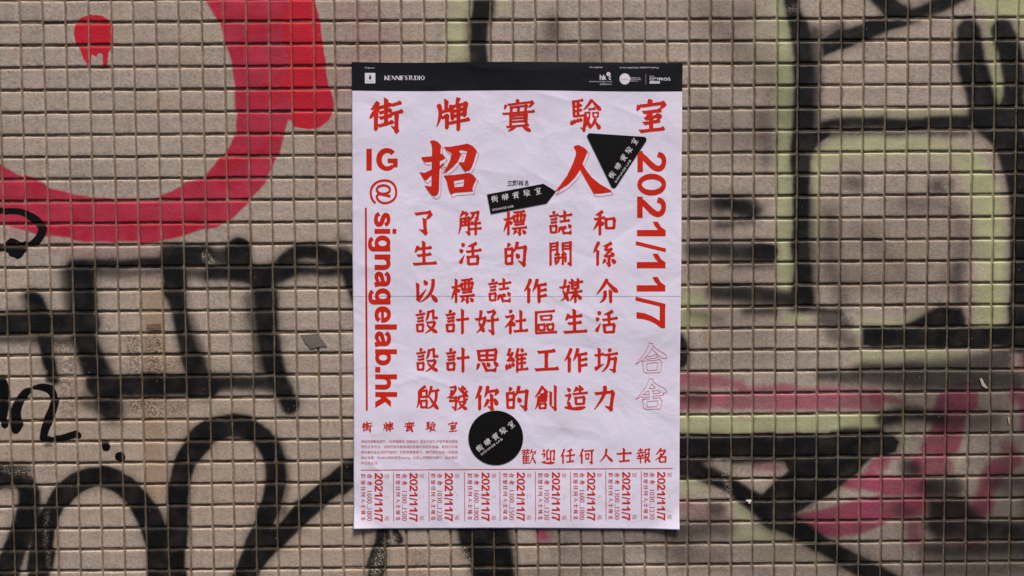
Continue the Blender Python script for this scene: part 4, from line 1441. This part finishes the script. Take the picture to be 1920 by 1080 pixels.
PARA = ['標誌充滿整個城市，(從商舖廣告, 道路指示, 至告示指引)不但不斷影響我',
        '們的生活方式，但我們會否察覺標誌背後的原因和意義，甚至它所構',
        '築改變社區生活的可能性？在街牌實驗室中，我們會和市民一同經歷',
        '設計過程，由define開始直至testing，以逆上的標誌作媒介，設計更好',
        '的社區生活。']
k = Ink()
for line, y, w in zip(PARA, (827, 837, 847, 857.2, 867.3), (181, 181, 181, 181, 33)):
    set_type(k, line, 677.3, y + 2.2, w, 4.3)
tag(k.build('paragraph_lettering', LINE, poster, LIFT), kind='stuff')

TAB_X = [703, 768.2, 834.2, 903, 969, 1034.8, 1100.8, 1166.4, 1232]
TIMES = [('1600', '1800', '三'), ('1300', '1500', '二'), ('1030', '1230', '一')]
SMALL = 0.283
for i, bx in enumerate(TAB_X):
    y0 = 886.2 - i * 0.3
    k = Ink()
    for ch, y in POS:
        k.shape(place_down(BOLD[ch], bx - (y - 283) * 0.0012, y0 + (y - 283.2) * 0.274, 0.274, 0.285), 0.30, grow=0.05)
    for ch, y in zip('歡迎任何人士報名', (5.8, 17.4, 29, 40, 52, 62.6, 73.5, 85)):
        k.char(ch, bx - 21.6, y0 + y, 8.4, rot=90, cell=0.26)
    k.char('合', bx - 9.4, y0 + 5.6, 9.6, rot=90, cell=0.26)
    k.char('舍', bx - 9.0, y0 + 19.0, 9.6, rot=90, cell=0.26)
    tag(k.build('tab_lettering', RED, poster, LIFT), kind='stuff')
    a, b, num = TIMES[i % 3]
    k = Ink()
    set_type(k, a, bx - 14.2, y0 + 33.6, 23, 9.6, 90)
    set_type(k, '...', bx - 14.2, y0 + 58.4, 6.2, 9.6, 90)
    set_type(k, b, bx - 14.2, y0 + 66.2, 23, 9.6, 90)
    tag(k.build('tab_time_lettering', LINE, poster, LIFT), kind='stuff')
    k = Ink()
    type_char(k, '第', bx + 23, y0 + 5.5, 9.5, 90)
    type_char(k, num, bx + 23, y0 + 45, 9.0, 90)
    type_char(k, '場', bx + 23, y0 + 84, 9.5, 90)
    tag(k.build('tab_session_lettering', FAINT, poster, LIFT), kind='stuff')

k = Ink()
for ch, x in zip('立即報名', (956, 966.2, 976.8, 987.2)):
    k.char(ch, x, 343.6, 10.4, cell=0.25, grow=0.0)
tag(k.build('caption_lettering', BLACK, poster, LIFT), kind='stuff')

# header band print
HL = 0.00034
k = Ink()
k.shape(rect(684.4, 137, 703.9, 156.5), 0.6, holes=[[(694.1, 139.6), (695.2, 141.5), (696.3, 146), (696.2, 149.2), (692.2, 149.2), (692.0, 146), (693.1, 141.5)],
                                                   [(687, 152.2), (701.4, 152.2), (701.4, 152.9), (687, 152.9)]])
k.build('bottle_emblem', WHITE, poster, HL)
k = Ink(); set_type(k, 'Organiser', 684.2, 128.6, 19.2, 2.9); tag(k.build('organiser_lettering', WHITE, poster, HL), kind='stuff')
# high contrast serif capitals
k = Ink()
SER = {'K': [((0, 0), (0, 10), 2.2), ((.9, 4), (6, 10), .7), ((2.4, 5.6), (6.4, 0), 2.1)],
       'E': [((0, 0), (0, 10), 2.2), ((0, 9.7), (5.6, 9.7), .7), ((0, 5.1), (4, 5.1), .7), ((0, .3), (5.8, .3), .7)],
       'N': [((0, 0), (0, 10), .7), ((0, 9.6), (6.4, .4), 2.2), ((6.4, 0), (6.4, 10), .7)],
       'I': [((0, 0), (0, 10), 2.2)],
       'F': [((0, 0), (0, 10), 2.2), ((0, 9.7), (5.4, 9.7), .7), ((0, 5.1), (3.8, 5.1), .7)],
       'S': [((5, 8.6), (2.6, 10), .9), ((2.6, 9.8), (.6, 7.6), 1.2), ((.6, 7.6), (4.6, 3.6), 2.2), ((4.8, 3.4), (3, .2), 1.2), ((3, .2), (0, 1.8), .9)],
       'T': [((3, 0), (3, 10), 2.2), ((-.2, 9.7), (6.2, 9.7), .7)],
       'U': [((0, 10), (0, 3), 2.2), ((0, 3.2), (2, .4), 1.4), ((2, .3), (4.4, .8), .9), ((4.4, .6), (5.8, 3), .7), ((5.8, 3), (5.8, 10), .7)],
       'D': [((0, 0), (0, 10), 2.2), ((0, 9.7), (3.4, 9.5), .7), ((3, 9.6), (6, 6.6), 1.4), ((6, 7), (6, 3), 2.0), ((6, 3.4), (3, .4), 1.4), ((0, .3), (3.4, .5), .7)],
       'O': [((1.2, 8), (3.6, 10), 1.1), ((3.4, 10), (6, 8), 1.1), ((.6, 2.4), (.6, 7.6), 2.0), ((6.6, 2.4), (6.6, 7.6), 2.0), ((1.2, 2), (3.6, 0), 1.1), ((3.4, 0), (6, 2), 1.1)]}
widths = {'K': 7.6, 'E': 7.4, 'N': 8.4, 'I': 3.2, 'F': 6.4, 'S': 6.8, 'T': 6.8, 'U': 7.8, 'D': 8.6, 'O': 8.4}
word = 'KENNIFSTUDIO'
tot = sum(widths[c] for c in word)
u = 0.0
for c in word:
    polys = []
    for a, b, w in SER[c]:
        o_, ax_, n_, L = frame(a, b)
        polys.append(rel(o_, ax_, n_, [(0, -w / 2), (L, -w / 2), (L, w / 2), (0, w / 2)]))
    sc_ = 75.0 / tot
    k.shape([np.stack([722 + (u + p[:, 0]) * sc_, 150.3 - p[:, 1] * 0.82], -1) for p in polys], 0.28)
    u += widths[c]
tag(k.build('studio_lettering', WHITE, poster, HL), kind='stuff')
k = Ink()
set_type(k, 'Co-organiser', 1105.2, 127.6, 24.8, 2.9)
set_type(k, 'An Accredited Event of BODW CityProg', 1161.6, 128.4, 72.6, 2.9)
set_type(k, 'Hong Kong Design Centre', 1104.8, 154.2, 42.4, 2.4)
set_type(k, '香港設計中心', 1124.2, 159.4, 22.8, 2.4)
set_type(k, 'BUSINESS OF', 1181.6, 147.4, 18.4, 2.3)
set_type(k, 'DESIGN WEEK', 1181.6, 150.6, 20.6, 2.3)
set_type(k, 'HONG KONG', 1181.6, 153.4, 14, 1.8)
set_type(k, 'BODW', 1217.2, 144.4, 9.2, 2.0)
tag(k.build('sponsor_small_lettering', WHITE, poster, HL), kind='stuff')
k = Ink()


def tiny(ch, x, y, s, su=None):
    k.shape([np.stack([x + p[:, 0] * (su or s), y - p[:, 1] * s], -1) for p in BOLD[ch]], 0.26)


tiny('h', 1124.2, 150.2, 0.235, 0.2); tiny('k', 1130.4, 150.2, 0.235, 0.2)
k.shape([np.stack([1141 + p[:, 0] * 0.19, 150.3 - p[:, 1] * 0.24], -1) for p in quads(arcp(15, 14.8, 10, 11, 50, 310, 20), 8.6)], 0.26)
k.shape([arcp(1140.6, 139.4, 3.9, 3.9, 0, 345, 22)], 0.3, holes=[[(1139.6, 140.6), (1142.6, 137.4), (1143.1, 137.9), (1140.1, 141.1)]])
tag(k.build('design_centre_emblem', WHITE, poster, HL), kind='stuff')
k = Ink()
k.shape([arcp(1171.3, 148.4, 10.0, 10.4, 0, 350, 34)], 0.4)
k.build('round_emblem', WHITE, poster, HL)
k = Ink(); set_type(k, 'bodw', 1164, 150.2, 14.6, 3.6); tag(k.build('round_emblem_lettering', FAINT, poster, HL + 0.0001), kind='stuff')
k = Ink(); k.add(*bar(1210.6, 139.5, 1210.6, 158.5, 0.5)); k.build('sponsor_divider', FAINT, poster, HL)
k = Ink()
set_type(k, 'CITYPROG', 1217.4, 151.2, 38.4, 5.6)
set_type(k, 'CITYPROG', 1217.9, 151.5, 38.4, 5.2)
tag(k.build('city_programme_lettering', WHITE, poster, HL), kind='stuff')
k = Ink()
for i in range(4):
    k.shape(rect(1217.6 + i * 4.9, 152.6, 1222.0 + i * 4.9, 157.0), 0.4, holes=[[(1219.2 + i * 4.9, 154.2), (1220.6 + i * 4.9, 154.2), (1220.6 + i * 4.9, 155), (1219.2 + i * 4.9, 155)]])
tag(k.build('city_programme_emblem', WHITE, poster, HL), kind='stuff')


# ------------------------------------------------------------------ three black stickers stuck over the print
def sticker(name, label, polys, chars, cpos, size, rot, lat, cell=0.5, grow=0.0):
    P0 = np.concatenate(polys); c = P0.mean(0)
    root = empty(name, tuple(float(q) for q in paper_point(np.array(c[0]), np.array(c[1]), 0)))
    tag(root, label, 'sticker', 'black stickers on the poster')
    k = Ink(); k.shape(polys, cell * 1.6, grow=grow + 0.55); k.build('cut_edge', EDGE_CUT, root, 0.00042)
    k = Ink(); k.shape(polys, cell * 1.6, grow=grow); k.build('film', STICKER, root, 0.00056)
    k = Ink()
    for ch, (x, y) in zip(chars, cpos):
        k.char(ch, x, y, size, rot=rot, cell=0.27, grow=0.0)
    tag(k.build('character_lettering', STICKER_WHITE, root, 0.00070), kind='stuff')
    k = Ink()
    set_type(k, 'SIGNAGE LAB', lat[0], lat[1], lat[2], lat[3], rot)
    set_type(k, 'SIGNAGE LAB', lat[0] + 0.35, lat[1] + 0.1, lat[2], lat[3], rot)
    tag(k.build('latin_lettering', STICKER_WHITE, root, 0.00070), kind='stuff')


sticker('arrow_sticker', 'black arrow-shaped sticker with white lettering under the big characters', [np.array([(913.4, 364.8), (1018.9, 344.8), (1041.9, 359.3), (1024.8, 381.1), (920.4, 401.1)])],
        '街牌實驗室', [(927.3, 372.7), (947.2, 369.2), (966.9, 365.9), (987.8, 362.1), (1008.4, 358.4)], 13, -10.5, (923.2, 395.6, 40.5, 3.9))
sticker('triangle_sticker', 'black rounded triangle sticker pointing down beside the year', [np.array([(1106.3, 255.6), (1206.3, 262.2), (1150.7, 347.0)])],
        '街牌實驗室', [(1147.2, 328), (1158.2, 311.9), (1168.7, 296.3), (1179, 281.6), (1189.4, 265.9)], 12.4, -56, (1154.6, 343.2, 51, 3.6), grow=5.3)
sticker('round_sticker', 'round black sticker with slanted white lettering above the tear-off row', [arcp(929.6, 820.4, 51.0, 50.8, 0, 354, 60)],
        '街牌實驗室', [(899.3, 839.5), (913.9, 828.2), (928.8, 818), (943.6, 807.0), (958.4, 795.9)], 13, -37, (902.6, 853.4, 50, 3.8))


# ------------------------------------------------------------------ scraps left on the tiles
def wall_point(x, y, lift):
    X, Z = to_wall(x, y)
    return np.stack([X, np.full_like(X, -(0.0006 + lift)), Z], -1)


def scrap(name, label, cat, pts, col, thick=0.0004, rough=0.6):
    pts = np.array(pts, float)
    c = pts.mean(0)
    # torn outline
    out = []
    for i in range(len(pts)):
        a, b = pts[i], pts[(i + 1) % len(pts)]
        for t in np.linspace(0, 1, 5, endpoint=False):
            out.append(a + (b - a) * t + rng.normal(0, 0.35, 2) * (t > 0))
    out = np.array(out)
    n = len(out)
    top = wall_point(out[:, 0], out[:, 1], thick); bot = wall_point(out[:, 0], out[:, 1], 0)
    ctr = wall_point(np.array([c[0]]), np.array([c[1]]), thick + 0.0002)
    v = np.concatenate([top, bot, ctr])
    f = [[i, (i + 1) % n, 2 * n] for i in range(n)] + [[i, n + i, n + (i + 1) % n, (i + 1) % n] for i in range(n)]
    kk = NT(name + '_surface')
    m = kk.finish(kk.mix(kk.ss(kk.noise(350, 3, 0.7), 0.35, 0.7), tuple(q * 0.8 for q in col), tuple(q * 1.15 for q in col)), rough,
                  kk.bump(kk.noise(500), 0.5, 0.0005), 0.3)
    org = ctr[0]
    me = mesh_from(name, v - org, f, m)
    o = bpy.data.objects.new(name, me); COL.objects.link(o); o.location = org
    tag(o, label, cat)


scrap('tape_scrap', 'grey slanted scrap of old tape left of the poster', 'tape scrap', [(563.8, 628.1), (596.4, 625.8), (613.6, 649.8), (597, 650.5), (581.7, 654.5)], (0.17, 0.145, 0.125))
scrap('sticker_remnant', 'small brown oblong sticker remnant among glue stains between black strokes', 'sticker remnant', [(275, 608.3), (302, 606), (302.5, 618.5), (288, 619), (277, 622)], (0.19, 0.105, 0.075))
scrap('plaster_chip', 'tiny white plaster chip stuck where the black strokes cross', 'chip', [(1398, 937.5), (1408, 936.8), (1407.5, 941), (1404.5, 944.5), (1401, 940.5)], (0.75, 0.70, 0.64), 0.0012)
scrap('torn_paper_bit', 'cream torn paper bit on dark tiles near the right edge', 'paper scrap', [(1836, 710), (1840, 709), (1846, 720), (1852, 727), (1848, 728.5), (1840, 722)], (0.50, 0.45, 0.36), 0.0006)
scrap('peeled_paper_sliver', 'thin pale paper sliver below the thick black bar, right side', 'paper scrap', [(1889, 782), (1891, 781.5), (1893, 789), (1891.5, 796), (1889.5, 789)], (0.52, 0.46, 0.36), 0.0005)
